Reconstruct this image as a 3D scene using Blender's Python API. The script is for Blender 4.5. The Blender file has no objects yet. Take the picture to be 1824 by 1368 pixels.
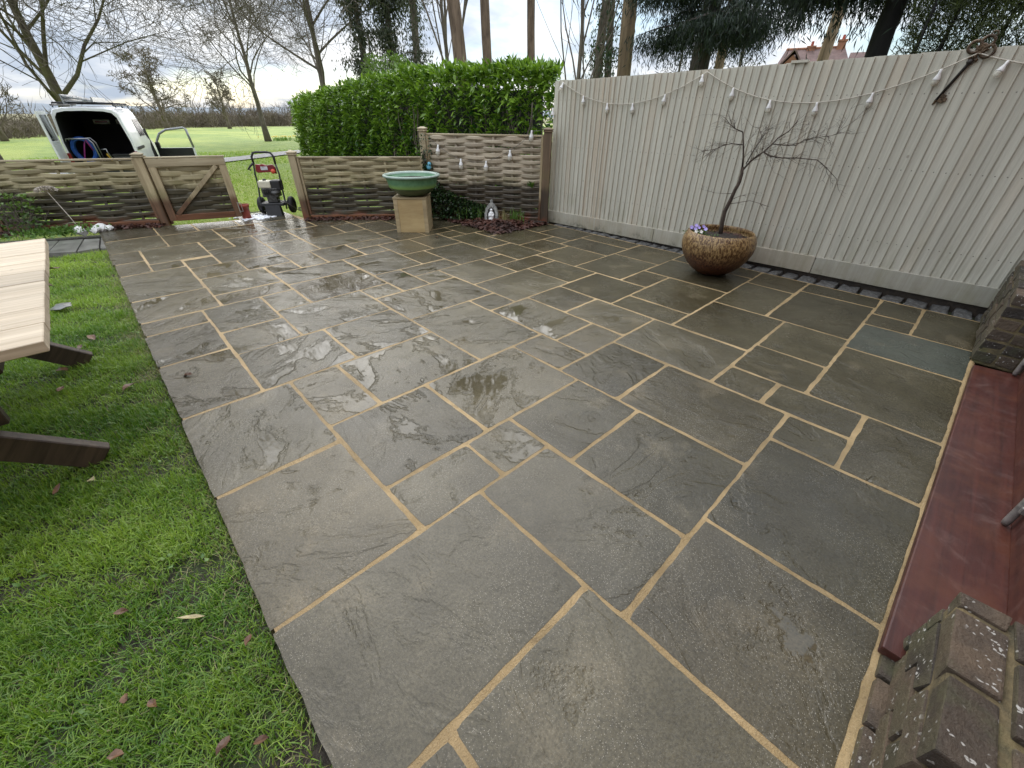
import bpy, bmesh, math, random
import numpy as np
from mathutils import Vector, Matrix, Euler, noise as mnoise
R = math.radians
random.seed(7)
rng = np.random.default_rng(7)
scene = bpy.context.scene
C = scene.collection

# ---------------------------------------------------------------- camera
CAM = Vector((1.0293, -0.7848, 1.4363))
PITCH, ROLL, YAW = R(33.36), R(0.531), R(46.435)
cam_data = bpy.data.cameras.new('camera')
cam_data.sensor_width = 36.0
cam_data.lens = 730.68 / 1824 * 36.0
cam_data.clip_start = 0.02
cam_data.clip_end = 6000
cam = bpy.data.objects.new('camera', cam_data)
C.objects.link(cam)
fwd0 = Vector((-math.sin(YAW), math.cos(YAW), 0)); rt0 = Vector((math.cos(YAW), math.sin(YAW), 0)); upz = Vector((0, 0, 1))
fwd = fwd0 * math.cos(PITCH) - upz * math.sin(PITCH)
up0 = fwd0 * math.sin(PITCH) + upz * math.cos(PITCH)
rt = rt0 * math.cos(ROLL) + up0 * math.sin(ROLL)
up = -rt0 * math.sin(ROLL) + up0 * math.cos(ROLL)
mw = Matrix((rt, up, -fwd)).transposed().to_4x4()
mw.translation = CAM
cam.matrix_world = mw
scene.camera = cam

# ---------------------------------------------------------------- node helpers
def node(nt, t, ins=None, **props):
    n = nt.nodes.new('ShaderNode' + t)
    for k, v in props.items():
        setattr(n, k, v)
    for k, v in (ins or {}).items():
        s = n.inputs[k]
        if isinstance(v, bpy.types.NodeSocket):
            nt.links.new(v, s)
        else:
            if isinstance(v, tuple) and s.type == 'RGBA' and len(v) == 3:
                v = v + (1,)
            s.default_value = v
    return n
def mixc(nt, f, a, b, blend='MIX'):
    return node(nt, 'Mix', {0: f, 6: a, 7: b}, data_type='RGBA', blend_type=blend).outputs[2]
def mathn(nt, op, a, b=0.0, c=0.0, clamp=False):
    return node(nt, 'Math', {0: a, 1: b, 2: c}, operation=op, use_clamp=clamp).outputs[0]
def noise(nt, vec, scale, detail=4, rough=0.55, dist=0.0):
    return node(nt, 'TexNoise', {'Vector': vec, 'Scale': scale, 'Detail': detail, 'Roughness': rough, 'Distortion': dist}).outputs[0]
def ramp(nt, v, a, b, smooth=True):
    return node(nt, 'MapRange', {0: v, 1: a, 2: b, 3: 0.0, 4: 1.0}, interpolation_type='SMOOTHSTEP' if smooth else 'LINEAR').outputs[0]
def vmul(nt, v, s):
    return node(nt, 'VectorMath', {0: v, 1: s}, operation='MULTIPLY').outputs[0]
def vadd(nt, v, s):
    return node(nt, 'VectorMath', {0: v, 1: s}, operation='ADD').outputs[0]

# ---------------------------------------------------------------- sky, sun, exposure
SUN_EL, SUN_AZ = 32.0, 64.0      # azimuth counted from +Y towards -X
world = bpy.data.worlds.new('World'); scene.world = world; world.use_nodes = True
wn = world.node_tree; wn.nodes.clear()
sky = node(wn, 'TexSky', sky_type='NISHITA', sun_disc=False, sun_elevation=R(SUN_EL), sun_rotation=R(-SUN_AZ), air_density=1.0, dust_density=0.2, ozone_density=1.2)
skyc = vmul(wn, sky.outputs[0], (0.075, 0.075, 0.075))
tc = node(wn, 'TexCoord').outputs['Generated']
sep = node(wn, 'SeparateXYZ', {0: tc})
zc = mathn(wn, 'MAXIMUM', sep.outputs[2], 0.0)
# clouds: project the direction on a flat layer so that they crowd towards the horizon
den = mathn(wn, 'ADD', zc, 0.22)
px_ = mathn(wn, 'DIVIDE', sep.outputs[0], den); py_ = mathn(wn, 'DIVIDE', sep.outputs[1], den)
cv = node(wn, 'CombineXYZ', {0: px_, 1: py_, 2: 0.3}).outputs[0]
n1 = noise(wn, cv, 0.75, 6, 0.55, 0.35)
n2 = noise(wn, vadd(wn, cv, (5.3, 2.1, 1.7)), 1.5, 5, 0.6, 0.2)
cover = ramp(wn, n1, 0.30, 0.54)
shade = ramp(wn, n2, 0.34, 0.68)
cl = mixc(wn, shade, (0.50, 0.58, 0.70), (0.98, 0.99, 1.00))
zb = mathn(wn, 'MULTIPLY_ADD', zc, 1.45, 0.52)          # overcast sky: brighter towards the zenith
clb = node(wn, 'VectorMath', {0: cl, 'Scale': zb}, operation='SCALE').outputs[0]
skm = mixc(wn, cover, skyc, clb)
bg = node(wn, 'Background', {0: skm, 1: 1.0})
wo = node(wn, 'OutputWorld', {0: bg.outputs[0]})

sd = bpy.data.lights.new('sun', 'SUN'); sd.energy = 1.5; sd.angle = R(65); sd.color = (1.0, 0.95, 0.88)
sun = bpy.data.objects.new('sun', sd); C.objects.link(sun)
sdir = Vector((-math.sin(R(SUN_AZ)) * math.cos(R(SUN_EL)), math.cos(R(SUN_AZ)) * math.cos(R(SUN_EL)), math.sin(R(SUN_EL))))
sun.rotation_euler = (-sdir).to_track_quat('-Z', 'Y').to_euler()
sun.location = (0, 0, 30)

scene.view_settings.view_transform = 'Standard'
scene.view_settings.look = 'None'
scene.view_settings.gamma = 1.0
scene.view_settings.use_curve_mapping = False
scene.view_settings.exposure = 0.95
scene.render.engine = 'CYCLES'
scene.cycles.max_bounces = 6
scene.cycles.diffuse_bounces = 3
scene.cycles.glossy_bounces = 3
scene.cycles.transmission_bounces = 6
scene.cycles.transparent_max_bounces = 8
scene.cycles.use_denoising = True
scene.cycles.sample_clamp_indirect = 6

# ---------------------------------------------------------------- object helpers
def tag(o, label=None, cat=None, group=None, kind=None):
    if label: o['label'] = label
    if cat: o['category'] = cat
    if group: o['group'] = group
    if kind: o['kind'] = kind
    return o
def empty(name, loc=(0, 0, 0), rz=0.0, label=None, cat=None, group=None):
    o = bpy.data.objects.new(name, None); C.objects.link(o)
    o.location = loc; o.rotation_euler = (0, 0, rz); o.empty_display_size = 0.1
    return tag(o, label, cat, group)
def link(name, me, parent=None, loc=None, rot=None, scale=None):
    o = bpy.data.objects.new(name, me); C.objects.link(o)
    if parent is not None: o.parent = parent
    if loc is not None: o.location = loc
    if rot is not None: o.rotation_euler = rot
    if scale is not None: o.scale = scale
    return o
class MB:
    def __init__(s): s.v = []; s.f = []
    def add(s, v, f):
        b = len(s.v); s.v += [tuple(p) for p in v]; s.f += [tuple(i + b for i in q) for q in f]; return s
    def box(s, c, d, rot=None, taper=1.0):
        x, y, z = d[0] / 2, d[1] / 2, d[2] / 2
        P = [Vector((sx * x * (taper if sz > 0 else 1), sy * y * (taper if sz > 0 else 1), sz * z)) for sz in (-1, 1) for sx, sy in ((-1, -1), (1, -1), (1, 1), (-1, 1))]
        if rot is not None:
            m = Euler(rot).to_matrix(); P = [m @ p for p in P]
        P = [p + Vector(c) for p in P]
        return s.add(P, [(3, 2, 1, 0), (4, 5, 6, 7), (0, 1, 5, 4), (1, 2, 6, 5), (2, 3, 7, 6), (3, 0, 4, 7)])
    def tube(s, pts, rad, n=6, cap=True):
        pts = [Vector(p) for p in pts]
        if not isinstance(rad, (list, tuple)): rad = [rad] * len(pts)
        b = len(s.v); prev = None
        for i, p in enumerate(pts):
            t = (pts[min(i + 1, len(pts) - 1)] - pts[max(i - 1, 0)])
            t = t.normalized() if t.length > 1e-9 else Vector((0, 0, 1))
            if prev is None:
                a = t.orthogonal().normalized()
            else:
                a = prev - t * prev.dot(t)
                a = a.normalized() if a.length > 1e-6 else t.orthogonal().normalized()
            prev = a; bb = t.cross(a)
            for k in range(n):
                w = 2 * math.pi * k / n
                s.v.append(tuple(p + (a * math.cos(w) + bb * math.sin(w)) * rad[i]))
        for i in range(len(pts) - 1):
            for k in range(n):
                k2 = (k + 1) % n
                s.f.append((b + i * n + k, b + i * n + k2, b + (i + 1) * n + k2, b + (i + 1) * n + k))
        if cap:
            s.f.append(tuple(b + k for k in reversed(range(n))))
            s.f.append(tuple(b + (len(pts) - 1) * n + k for k in range(n)))
        return s
    def lathe(s, prof, n=32, c=(0, 0, 0), sx=1, sy=1):
        b = len(s.v); m = len(prof)
        for r, z in prof:
            for k in range(n):
                w = 2 * math.pi * k / n
                s.v.append((c[0] + r * sx * math.cos(w), c[1] + r * sy * math.sin(w), c[2] + z))
        for i in range(m - 1):
            for k in range(n):
                k2 = (k + 1) % n
                s.f.append((b + i * n + k, b + i * n + k2, b + (i + 1) * n + k2, b + (i + 1) * n + k))
        if prof[0][0] > 1e-4: s.f.append(tuple(b + k for k in reversed(range(n))))
        if prof[-1][0] > 1e-4: s.f.append(tuple(b + (m - 1) * n + k for k in range(n)))
        return s
    def prism(s, poly, h0, h1, M=None):
        n = len(poly); P = [Vector((x, y, h0)) for x, y in poly] + [Vector((x, y, h1)) for x, y in poly]
        if M is not None: P = [M @ p for p in P]
        return s.add(P, [tuple(reversed(range(n))), tuple(range(n, 2 * n))] + [(i, (i + 1) % n, n + (i + 1) % n, n + i) for i in range(n)])
    def mesh(s, name, mat=None, smooth=False, bevel=0.0, seg=2):
        me = bpy.data.meshes.new(name); me.from_pydata(s.v, [], s.f)
        if bevel > 0:
            bm = bmesh.new(); bm.from_mesh(me)
            bmesh.ops.remove_doubles(bm, verts=bm.verts, dist=1e-6)
            bmesh.ops.recalc_face_normals(bm, faces=bm.faces)
            ed = [e for e in bm.edges if len(e.link_faces) == 2 and e.calc_face_angle(0) > R(30)]
            bmesh.ops.bevel(bm, geom=ed, offset=bevel, segments=seg, profile=0.6, affect='EDGES', clamp_overlap=True)
            bm.to_mesh(me); bm.free()
        if mat is not None: me.materials.append(mat)
        if smooth:
            me.shade_smooth()
        me.update(); return me
    def build(s, name, mat, parent=None, loc=None, rot=None, smooth=False, bevel=0.0, seg=2):
        return link(name, s.mesh(name, mat, smooth, bevel, seg), parent, loc, rot)
def arr_mesh(name, V, F, mat, smooth=False):
    """fast mesh from numpy arrays; F is (n,3) or (n,4)"""
    me = bpy.data.meshes.new(name)
    V = np.ascontiguousarray(V, np.float32); F = np.ascontiguousarray(F, np.int32)
    k = F.shape[1]
    me.vertices.add(len(V)); me.vertices.foreach_set('co', V.ravel())
    me.loops.add(F.size); me.loops.foreach_set('vertex_index', F.ravel())
    me.polygons.add(len(F))
    me.polygons.foreach_set('loop_start', np.arange(0, F.size, k, dtype=np.int32))
    try: me.polygons.foreach_set('loop_total', np.full(len(F), k, np.int32))
    except Exception: pass
    me.update(calc_edges=True); me.validate()
    me.materials.append(mat)
    if smooth: me.shade_smooth()
    return me
def col_attr(me, name, per_vert):
    a = me.color_attributes.new(name, 'FLOAT_COLOR', 'POINT')
    a.data.foreach_set('color', np.ascontiguousarray(per_vert, np.float32).ravel())
def polar(az, d, z=0.0):
    return Vector((CAM.x - d * math.sin(R(az)), CAM.y + d * math.cos(R(az)), z))
ZR = [0, 7.5, 18, 45, 150, 600, 3000]; ZZ = [-.035, -.05, -.45, -.7, -2.3, -4, -12]
def zt(d): return float(np.interp(d, ZR, ZZ))
def nz(x, y, z=0.0): return mnoise.noise(Vector((x, y, z)))
# ---------------------------------------------------------------- materials
def mat(name):
    m = bpy.data.materials.new(name); m.use_nodes = True
    nt = m.node_tree; b = nt.nodes['Principled BSDF']
    return m, nt, b
def setp(nt, b, **k):
    al = dict(col='Base Color', rough='Roughness', metal='Metallic', spec='Specular IOR Level', nrm='Normal', trans='Transmission Weight', ior='IOR', coat='Coat Weight', coatr='Coat Roughness', alpha='Alpha', sss='Subsurface Weight')
    for n, v in k.items():
        s = b.inputs[al[n]]
        if isinstance(v, bpy.types.NodeSocket): nt.links.new(v, s)
        else: s.default_value = v + (1,) if isinstance(v, tuple) and len(v) == 3 else v
def bump(nt, h, strength=0.5, dist=0.01, nrm=None):
    ins = {'Height': h, 'Strength': strength, 'Distance': dist}
    if nrm is not None: ins['Normal'] = nrm
    return node(nt, 'Bump', ins).outputs[0]
def objpos(nt, world=False, k=17.0):
    """position shifted by a random amount for each object, so that copies differ"""
    p = node(nt, 'NewGeometry').outputs['Position'] if world else node(nt, 'TexCoord').outputs['Object']
    r = node(nt, 'ObjectInfo').outputs['Random']
    o = node(nt, 'CombineXYZ', {0: mathn(nt, 'MULTIPLY', r, k), 1: mathn(nt, 'MULTIPLY', r, k * 2.7), 2: mathn(nt, 'MULTIPLY', r, k * 0.6)}).outputs[0]
    return vadd(nt, p, o), r
def simple(name, col, rough=0.5, var=0.25, scale=8.0, metal=0.0, bmp=0.0, bscale=60.0, bdist=0.003, spec=0.5, col2=None):
    m, nt, b = mat(name)
    p, r = objpos(nt)
    n = noise(nt, p, scale, 5)
    c2 = col2 if col2 else tuple(c * (1 - var) for c in col)
    c1 = tuple(c * (1 + var * .6) for c in col) if not col2 else col
    c = mixc(nt, ramp(nt, n, .3, .7), c2, c1)
    setp(nt, b, col=c, rough=rough, metal=metal, spec=spec)
    if bmp > 0: setp(nt, b, nrm=bump(nt, noise(nt, p, bscale, 4), bmp, bdist))
    return m

# --- wet riven sandstone
def slab_mat(name, ca, cb, level=0.33):
    m, nt, b = mat(name)
    p, r = objpos(nt, True, 23.0)
    pos = node(nt, 'NewGeometry').outputs['Position']
    rr = node(nt, 'TexWhiteNoise', {'W': r}, noise_dimensions='1D').outputs[0]
    ang = mathn(nt, 'MULTIPLY', r, 6.28)
    rot = node(nt, 'VectorRotate', {'Vector': p, 'Angle': ang}, rotation_type='Z_AXIS').outputs[0]
    st = vmul(nt, rot, (1.0, 1.9, 1.0))
    big = noise(nt, st, 2.3, 6, 0.55, 0.5)
    # riven stone breaks in thin ledges: terraces of the slow relief
    q = mathn(nt, 'MULTIPLY', big, 7.0)
    led = mathn(nt, 'ADD', mathn(nt, 'FLOOR', q), ramp(nt, mathn(nt, 'FRACT', q), 0.0, 0.30))
    ripple = noise(nt, vmul(nt, rot, (9.0, 26.0, 1.0)), 1.0, 3, 0.5, 0.8)
    rmask = mathn(nt, 'MULTIPLY', ramp(nt, noise(nt, p, 1.6, 2), .5, .68), ramp(nt, rr, .35, .8))
    lump = noise(nt, p, 34.0, 4, 0.6)
    grain = noise(nt, pos, 330.0, 2, 0.7)
    gr2 = noise(nt, pos, 120.0, 3, 0.6)
    reg = node(nt, 'VectorMath', {0: vmul(nt, vadd(nt, pos, (2.5, -.40, 0)), (.36, .62, 0.))}, operation='LENGTH').outputs['Value']
    reg = ramp(nt, reg, 1.25, .25)                                # the patio dips here: rain stands longest
    reg2 = ramp(nt, node(nt, 'VectorMath', {0: vmul(nt, vadd(nt, pos, (6.1, -.95, 0)), (1., 1.1, 0.))}, operation='LENGTH').outputs['Value'], 1.3, .3)
    reg = mathn(nt, 'MAXIMUM', reg, reg2)
    lev = mathn(nt, 'ADD', mathn(nt, 'MULTIPLY_ADD', rr, 0.07, level), mathn(nt, 'MULTIPLY', reg, .125))
    surf = mathn(nt, 'MULTIPLY_ADD', mathn(nt, 'SUBTRACT', lump, .5), .16, big)
    wet = ramp(nt, mathn(nt, 'SUBTRACT', lev, surf), -0.040, 0.022)
    tone = noise(nt, p, 1.7, 5, 0.6, 0.3)
    c = mixc(nt, ramp(nt, tone, .32, .68), ca, cb)
    c = mixc(nt, mathn(nt, 'MULTIPLY', ramp(nt, noise(nt, p, 6.0, 6, .65), .5, .74), .30), c, (0.050, 0.046, 0.034))
    c = mixc(nt, mathn(nt, 'MULTIPLY', ramp(nt, noise(nt, p, 3.3, 5, .6), .55, .7), .30), c, (0.175, 0.145, 0.092))
    val = mathn(nt, 'MULTIPLY_ADD', r, 0.44, 0.80)
    c = mixc(nt, mathn(nt, 'MULTIPLY', ramp(nt, rr, .55, 1.), .35), c, vmul(nt, c, (1.15, .98, .78)))
    c = node(nt, 'VectorMath', {0: c, 'Scale': val}, operation='SCALE').outputs[0]
    sand = mathn(nt, 'MULTIPLY_ADD', gr2, 1.5, 0.25)
    c = node(nt, 'VectorMath', {0: c, 'Scale': sand}, operation='SCALE').outputs[0]
    fl = node(nt, 'TexVoronoi', {'Vector': pos, 'Scale': 235.0, 'Randomness': 1.0}, feature='F1')
    fleck = mathn(nt, 'MULTIPLY', ramp(nt, fl.outputs['Distance'], .38, .16), mathn(nt, 'GREATER_THAN', node(nt, 'SeparateColor', {0: fl.outputs['Color']}).outputs[0], .70))
    fleck = mathn(nt, 'MULTIPLY', fleck, mathn(nt, 'SUBTRACT', 1.0, mathn(nt, 'MULTIPLY', wet, .9)))
    fleck = mathn(nt, 'MULTIPLY', fleck, ramp(nt, noise(nt, p, 2.6, 3), .36, .62))
    c = mixc(nt, mathn(nt, 'MULTIPLY', fleck, .66), c, (0.46, 0.42, 0.34))
    c = mixc(nt, mathn(nt, 'MULTIPLY', wet, .35), c, vmul(nt, c, (.78, .76, .68)))
    ro = mathn(nt, 'ADD', mathn(nt, 'MULTIPLY_ADD', gr2, 0.12, 0.07), mathn(nt, 'MULTIPLY', ramp(nt, noise(nt, p, 4.0, 4), .35, .65), .15))
    ro = node(nt, 'Mix', {0: wet, 2: ro, 3: 0.03}, data_type='FLOAT').outputs[0]
    dry = mathn(nt, 'SUBTRACT', 1.0, wet)
    lmask = ramp(nt, noise(nt, p, 2.1, 2), .36, .58)
    h = mathn(nt, 'ADD', mathn(nt, 'MULTIPLY', mathn(nt, 'MULTIPLY', mathn(nt, 'SUBTRACT', led, 3.), lmask), 0.15), mathn(nt, 'MULTIPLY', big, .35))
    h = mathn(nt, 'ADD', h, mathn(nt, 'MULTIPLY', mathn(nt, 'MULTIPLY', ripple, rmask), .07))
    h = mathn(nt, 'ADD', h, mathn(nt, 'MULTIPLY', lump, .16))
    h = mathn(nt, 'ADD', h, mathn(nt, 'MULTIPLY', grain, .065))
    h = mathn(nt, 'MULTIPLY', h, dry)
    setp(nt, b, col=c, rough=ro, spec=0.5, ior=1.42, nrm=bump(nt, h, 1.0, 0.012))
    return m
M = {}
M['slab'] = slab_mat('wet_sandstone', (0.060, 0.052, 0.032), (0.098, 0.085, 0.054), .315)
M['slab2'] = slab_mat('wet_sandstone_olive', (0.042, 0.0355, 0.019), (0.070, 0.060, 0.034), 0.295)
M['slabb'] = slab_mat('wet_sandstone_blue', (0.047, 0.053, 0.043), (0.066, 0.073, 0.058), 0.27)

def mortar():
    m, nt, b = mat('sand_mortar')
    pos = node(nt, 'NewGeometry').outputs['Position']
    n = noise(nt, pos, 5.0, 6, .6); g = noise(nt, pos, 160.0, 4, .7)
    c = mixc(nt, ramp(nt, n, .3, .7), (0.36, 0.25, 0.115), (0.52, 0.37, 0.185))
    c = mixc(nt, mathn(nt, 'MULTIPLY', ramp(nt, noise(nt, pos, 14., 5), .58, .78), .5), c, (0.15, 0.105, 0.06))
    c = mixc(nt, mathn(nt, 'MULTIPLY', ramp(nt, g, .45, .7), .5), c, (0.52, 0.40, 0.24))
    c = mixc(nt, mathn(nt, 'MULTIPLY', ramp(nt, noise(nt, pos, 70., 5, .7), .54, .70), .3), c, (0.10, 0.07, 0.04))
    wv_ = mathn(nt, 'MULTIPLY_ADD', ramp(nt, noise(nt, pos, 1.3, 4, .6), .35, .65), .32, .76)
    c = node(nt, 'VectorMath', {0: c, 'Scale': wv_}, operation='SCALE').outputs[0]
    setp(nt, b, col=c, rough=0.5, nrm=bump(nt, mathn(nt, 'ADD', g, noise(nt, pos, 30., 4)), 1.0, 0.010))
    return m
M['mortar'] = mortar()

def wood(name, ca, cb, grain=(2.0, 30.0, 30.0), rough=0.6, wetline=None, wetcol=(0.035, 0.028, 0.018), rust=False, bmp=0.35, spots=False, wob=0.16):
    m, nt, b = mat(name)
    p, r = objpos(nt)
    g = noise(nt, vmul(nt, p, grain), 1.0, 6, .62, .4)
    g2 = noise(nt, vmul(nt, p, tuple(x * .25 for x in grain)), 1.0, 3, .5)
    c = mixc(nt, ramp(nt, g, .28, .72), ca, cb)
    c = mixc(nt, mathn(nt, 'MULTIPLY', ramp(nt, g2, .45, .75), .4), c, tuple(x * .6 for x in ca))
    val = mathn(nt, 'MULTIPLY_ADD', r, 0.4, 0.8)
    c = node(nt, 'VectorMath', {0: c, 'Scale': val}, operation='SCALE').outputs[0]
    ro = rough
    if wetline is not None:
        pos = node(nt, 'NewGeometry').outputs['Position']
        z = node(nt, 'SeparateXYZ', {0: pos}).outputs[2]
        zn = mathn(nt, 'ADD', z, mathn(nt, 'MULTIPLY_ADD', noise(nt, vmul(nt, pos, (1, 1, .6)), 3.0, 4), wob * 2, -wob))
        w = ramp(nt, zn, wetline + .09, wetline - .06)
        # algae above the soaked band
        al = mathn(nt, 'MULTIPLY', ramp(nt, zn, wetline + .3, wetline + .02), ramp(nt, noise(nt, pos, 6., 4), .4, .62))
        c = mixc(nt, mathn(nt, 'MULTIPLY', al, .5), c, (0.12, 0.115, 0.03))
        c = mixc(nt, mathn(nt, 'MULTIPLY', w, .94), c, mixc(nt, ramp(nt, g, .3, .7), wetcol, tuple(x * 2.4 for x in wetcol)))
        if rust:
            q = mathn(nt, 'MULTIPLY', ramp(nt, zn, .17, .05), ramp(nt, noise(nt, pos, 4., 3), .42, .6))
            c = mixc(nt, mathn(nt, 'MULTIPLY', q, .85), c, (0.16, 0.045, 0.018))
        ro = node(nt, 'Mix', {0: w, 2: rough, 3: .45}, data_type='FLOAT').outputs[0]
    if spots:
        v = node(nt, 'TexVoronoi', {'Vector': vmul(nt, p, (1, 1, .8)), 'Scale': 5.0}, feature='F1')
        k = ramp(nt, v.outputs['Distance'], .05, .03)
        c = mixc(nt, mathn(nt, 'MULTIPLY', k, .55), c, (0.13, 0.10, 0.07))
    setp(nt, b, col=c, rough=ro, nrm=bump(nt, g, bmp, 0.004))
    return m
M['slat'] = wood('weathered_larch', (0.22, 0.18, 0.095), (0.44, 0.375, 0.225), (1.5, 1.5, 40.), .6, .50, (0.024, 0.019, 0.010), True)
M['slat_hi'] = wood('weathered_larch_pale', (0.30, 0.245, 0.17), (0.50, 0.43, 0.32), (1.5, 1.5, 40.), .6, .55, (0.024, 0.018, 0.011), True)
M['post'] = wood('weathered_post', (0.25, 0.19, 0.105), (0.43, 0.35, 0.215), (30., 30., 2.), .6, .33, (0.060, 0.028, 0.014), True, wob=.10)
M['post_dark'] = wood('brown_post', (0.10, 0.065, 0.035), (0.19, 0.13, 0.075), (30., 30., 2.), .55, .5, (0.025, 0.016, 0.010), True)
M['rail'] = wood('weathered_rail', (0.27, 0.21, 0.12), (0.43, 0.36, 0.235), (2., 2., 30.), .6)
M['base_board'] = wood('soaked_board', (0.10, 0.035, 0.015), (0.22, 0.09, 0.035), (2., 2., 30.), .5)
M['table_top'] = wood('sanded_plank', (0.40, 0.32, 0.22), (0.60, 0.505, 0.375), (40., 1.6, 30.), .55, bmp=.35, spots=True)
M['dark_timber'] = wood('dark_timber', (0.028, 0.019, 0.012), (0.075, 0.052, 0.034), (30., 2., 30.), .6)
M['ply'] = wood('plywood', (0.44, 0.31, 0.14), (0.56, 0.42, 0.21), (4., 4., 20.), .45, bmp=.1)
M['ply_edge'] = wood('plywood_edge', (0.27, 0.205, 0.11), (0.38, 0.30, 0.175), (4., 4., 30.), .5, bmp=.2)

def fence_mat(name='cream_fence_paint', k_=1.0):
    m, nt, b = mat(name)
    p, r = objpos(nt)
    pos = node(nt, 'NewGeometry').outputs['Position']
    g = noise(nt, vmul(nt, p, (45., 45., 1.6)), 1.0, 6, .6, .5)
    c = mixc(nt, ramp(nt, g, .3, .7), (0.455 * k_, 0.432 * k_, 0.355 * k_), (0.550 * k_, 0.525 * k_, 0.437 * k_))
    # tannin bleeding through on some boards
    t = mathn(nt, 'MULTIPLY', ramp(nt, r, .62, .95), ramp(nt, noise(nt, vmul(nt, p, (3., 3., .7)), 1.2, 4), .38, .7))
    c = mixc(nt, mathn(nt, 'MULTIPLY', t, .5), c, (0.42, 0.32, 0.22))
    val = mathn(nt, 'MULTIPLY_ADD', r, 0.12, 0.94)
    c = node(nt, 'VectorMath', {0: c, 'Scale': val}, operation='SCALE').outputs[0]
    v = node(nt, 'TexVoronoi', {'Vector': vmul(nt, p, (1, 1, .8)), 'Scale': 3.6}, feature='F1')
    c = mixc(nt, mathn(nt, 'MULTIPLY', ramp(nt, v.outputs['Distance'], .045, .028), .55), c, (0.16, 0.12, 0.085))
    z = node(nt, 'SeparateXYZ', {0: pos}).outputs[2]
    sx_ = node(nt, 'SeparateXYZ', {0: pos}).outputs[0]
    stk = noise(nt, vmul(nt, pos, (22., 22., .8)), 1., 5, .7, .3)
    c = mixc(nt, mathn(nt, 'MULTIPLY', ramp(nt, stk, .5, .75), .45), c, (0.33, 0.30, 0.235))
    brn = mathn(nt, 'MULTIPLY', ramp(nt, mathn(nt, 'ABSOLUTE', mathn(nt, 'ADD', sx_, 2.78)), .30, .10), ramp(nt, noise(nt, vmul(nt, pos, (30., 30., .5)), 1., 4), .4, .62))
    c = mixc(nt, mathn(nt, 'MULTIPLY', brn, .5), c, (0.40, 0.29, 0.19))
    low = mathn(nt, 'MULTIPLY', ramp(nt, z, .75, .2), ramp(nt, noise(nt, vmul(nt, pos, (9., 9., 2.)), 1., 5, .65), .45, .7))
    c = mixc(nt, mathn(nt, 'MULTIPLY', low, .5), c, (0.27, 0.255, 0.165))
    nl = node(nt, 'TexCoord').outputs['Object']
    no = node(nt, 'SeparateXYZ', {0: nl})
    for hz in (.45, 1.05, 1.6):
        dd = node(nt, 'VectorMath', {0: node(nt, 'CombineXYZ', {0: mathn(nt, 'SUBTRACT', no.outputs[0], .058), 1: 0.0, 2: mathn(nt, 'SUBTRACT', no.outputs[2], hz)}).outputs[0]}, operation='LENGTH').outputs['Value']
        c = mixc(nt, mathn(nt, 'MULTIPLY', ramp(nt, dd, .0055, .004), .8), c, (0.10, 0.085, 0.07))
    zn = mathn(nt, 'ADD', z, mathn(nt, 'MULTIPLY_ADD', noise(nt, pos, 7.0, 5, .65), .34, -.17))
    d = ramp(nt, zn, .26, .02)
    c = mixc(nt, mathn(nt, 'MULTIPLY', d, .38), c, (0.22, 0.195, 0.125))
    k = mathn(nt, 'MULTIPLY', ramp(nt, zn, .12, -.03), ramp(nt, noise(nt, pos, 11., 5, .7), .45, .65))
    c = mixc(nt, mathn(nt, 'MULTIPLY', k, .85), c, (0.05, 0.05, 0.03))
    setp(nt, b, col=c, rough=.62, nrm=bump(nt, g, .12, .002))
    return m
M['fence'] = fence_mat()
M['kick'] = fence_mat('stained_kick_board_paint', .78)

def brick_mat():
    m, nt, b = mat('wet_lichen_brick')
    p, r = objpos(nt)
    pos = node(nt, 'NewGeometry').outputs['Position']
    n = noise(nt, p, 9., 6, .65)
    base = mixc(nt, r, (0.024, 0.021, 0.019), (0.085, 0.063, 0.046))
    c = mixc(nt, ramp(nt, n, .3, .7), base, vmul(nt, base, (1.9, 1.8, 1.6)))
    c = mixc(nt, mathn(nt, 'MULTIPLY', ramp(nt, noise(nt, pos, 5., 5, .6), .5, .68), .6), c, (0.070, 0.075, 0.035))
    nx_ = node(nt, 'SeparateXYZ', {0: node(nt, 'NewGeometry').outputs['Normal']}).outputs[0]
    c = mixc(nt, mathn(nt, 'MULTIPLY', mathn(nt, 'MULTIPLY', ramp(nt, nx_, -.4, -.8), ramp(nt, noise(nt, pos, 8., 5, .65), .3, .6)), .5), c, (0.125, 0.112, 0.062))
    v = node(nt, 'TexVoronoi', {'Vector': vadd(nt, pos, vmul(nt, node(nt, 'TexNoise', {'Vector': pos, 'Scale': 40.}).outputs[1], (.035, .035, .035))), 'Scale': 75.}, feature='F1')
    ok = mathn(nt, 'GREATER_THAN', node(nt, 'SeparateColor', {0: v.outputs['Color']}).outputs[1], .70)
    li = mathn(nt, 'MULTIPLY', mathn(nt, 'MULTIPLY', ramp(nt, mathn(nt, 'ADD', v.outputs['Distance'], mathn(nt, 'MULTIPLY_ADD', noise(nt, pos, 120., 3), .5, -.25)), .40, .28), ok), ramp(nt, noise(nt, pos, 9., 4), .47, .58))
    c = mixc(nt, mathn(nt, 'MULTIPLY', li, .85), c, (0.52, 0.50, 0.46))
    setp(nt, b, col=c, rough=mathn(nt, 'MULTIPLY_ADD', n, .5, .35), spec=.35, nrm=bump(nt, mathn(nt, 'ADD', n, mathn(nt, 'MULTIPLY', noise(nt, p, 70., 5, .7), .6)), 1.0, .018))
    return m
M['brick'] = brick_mat()
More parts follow.
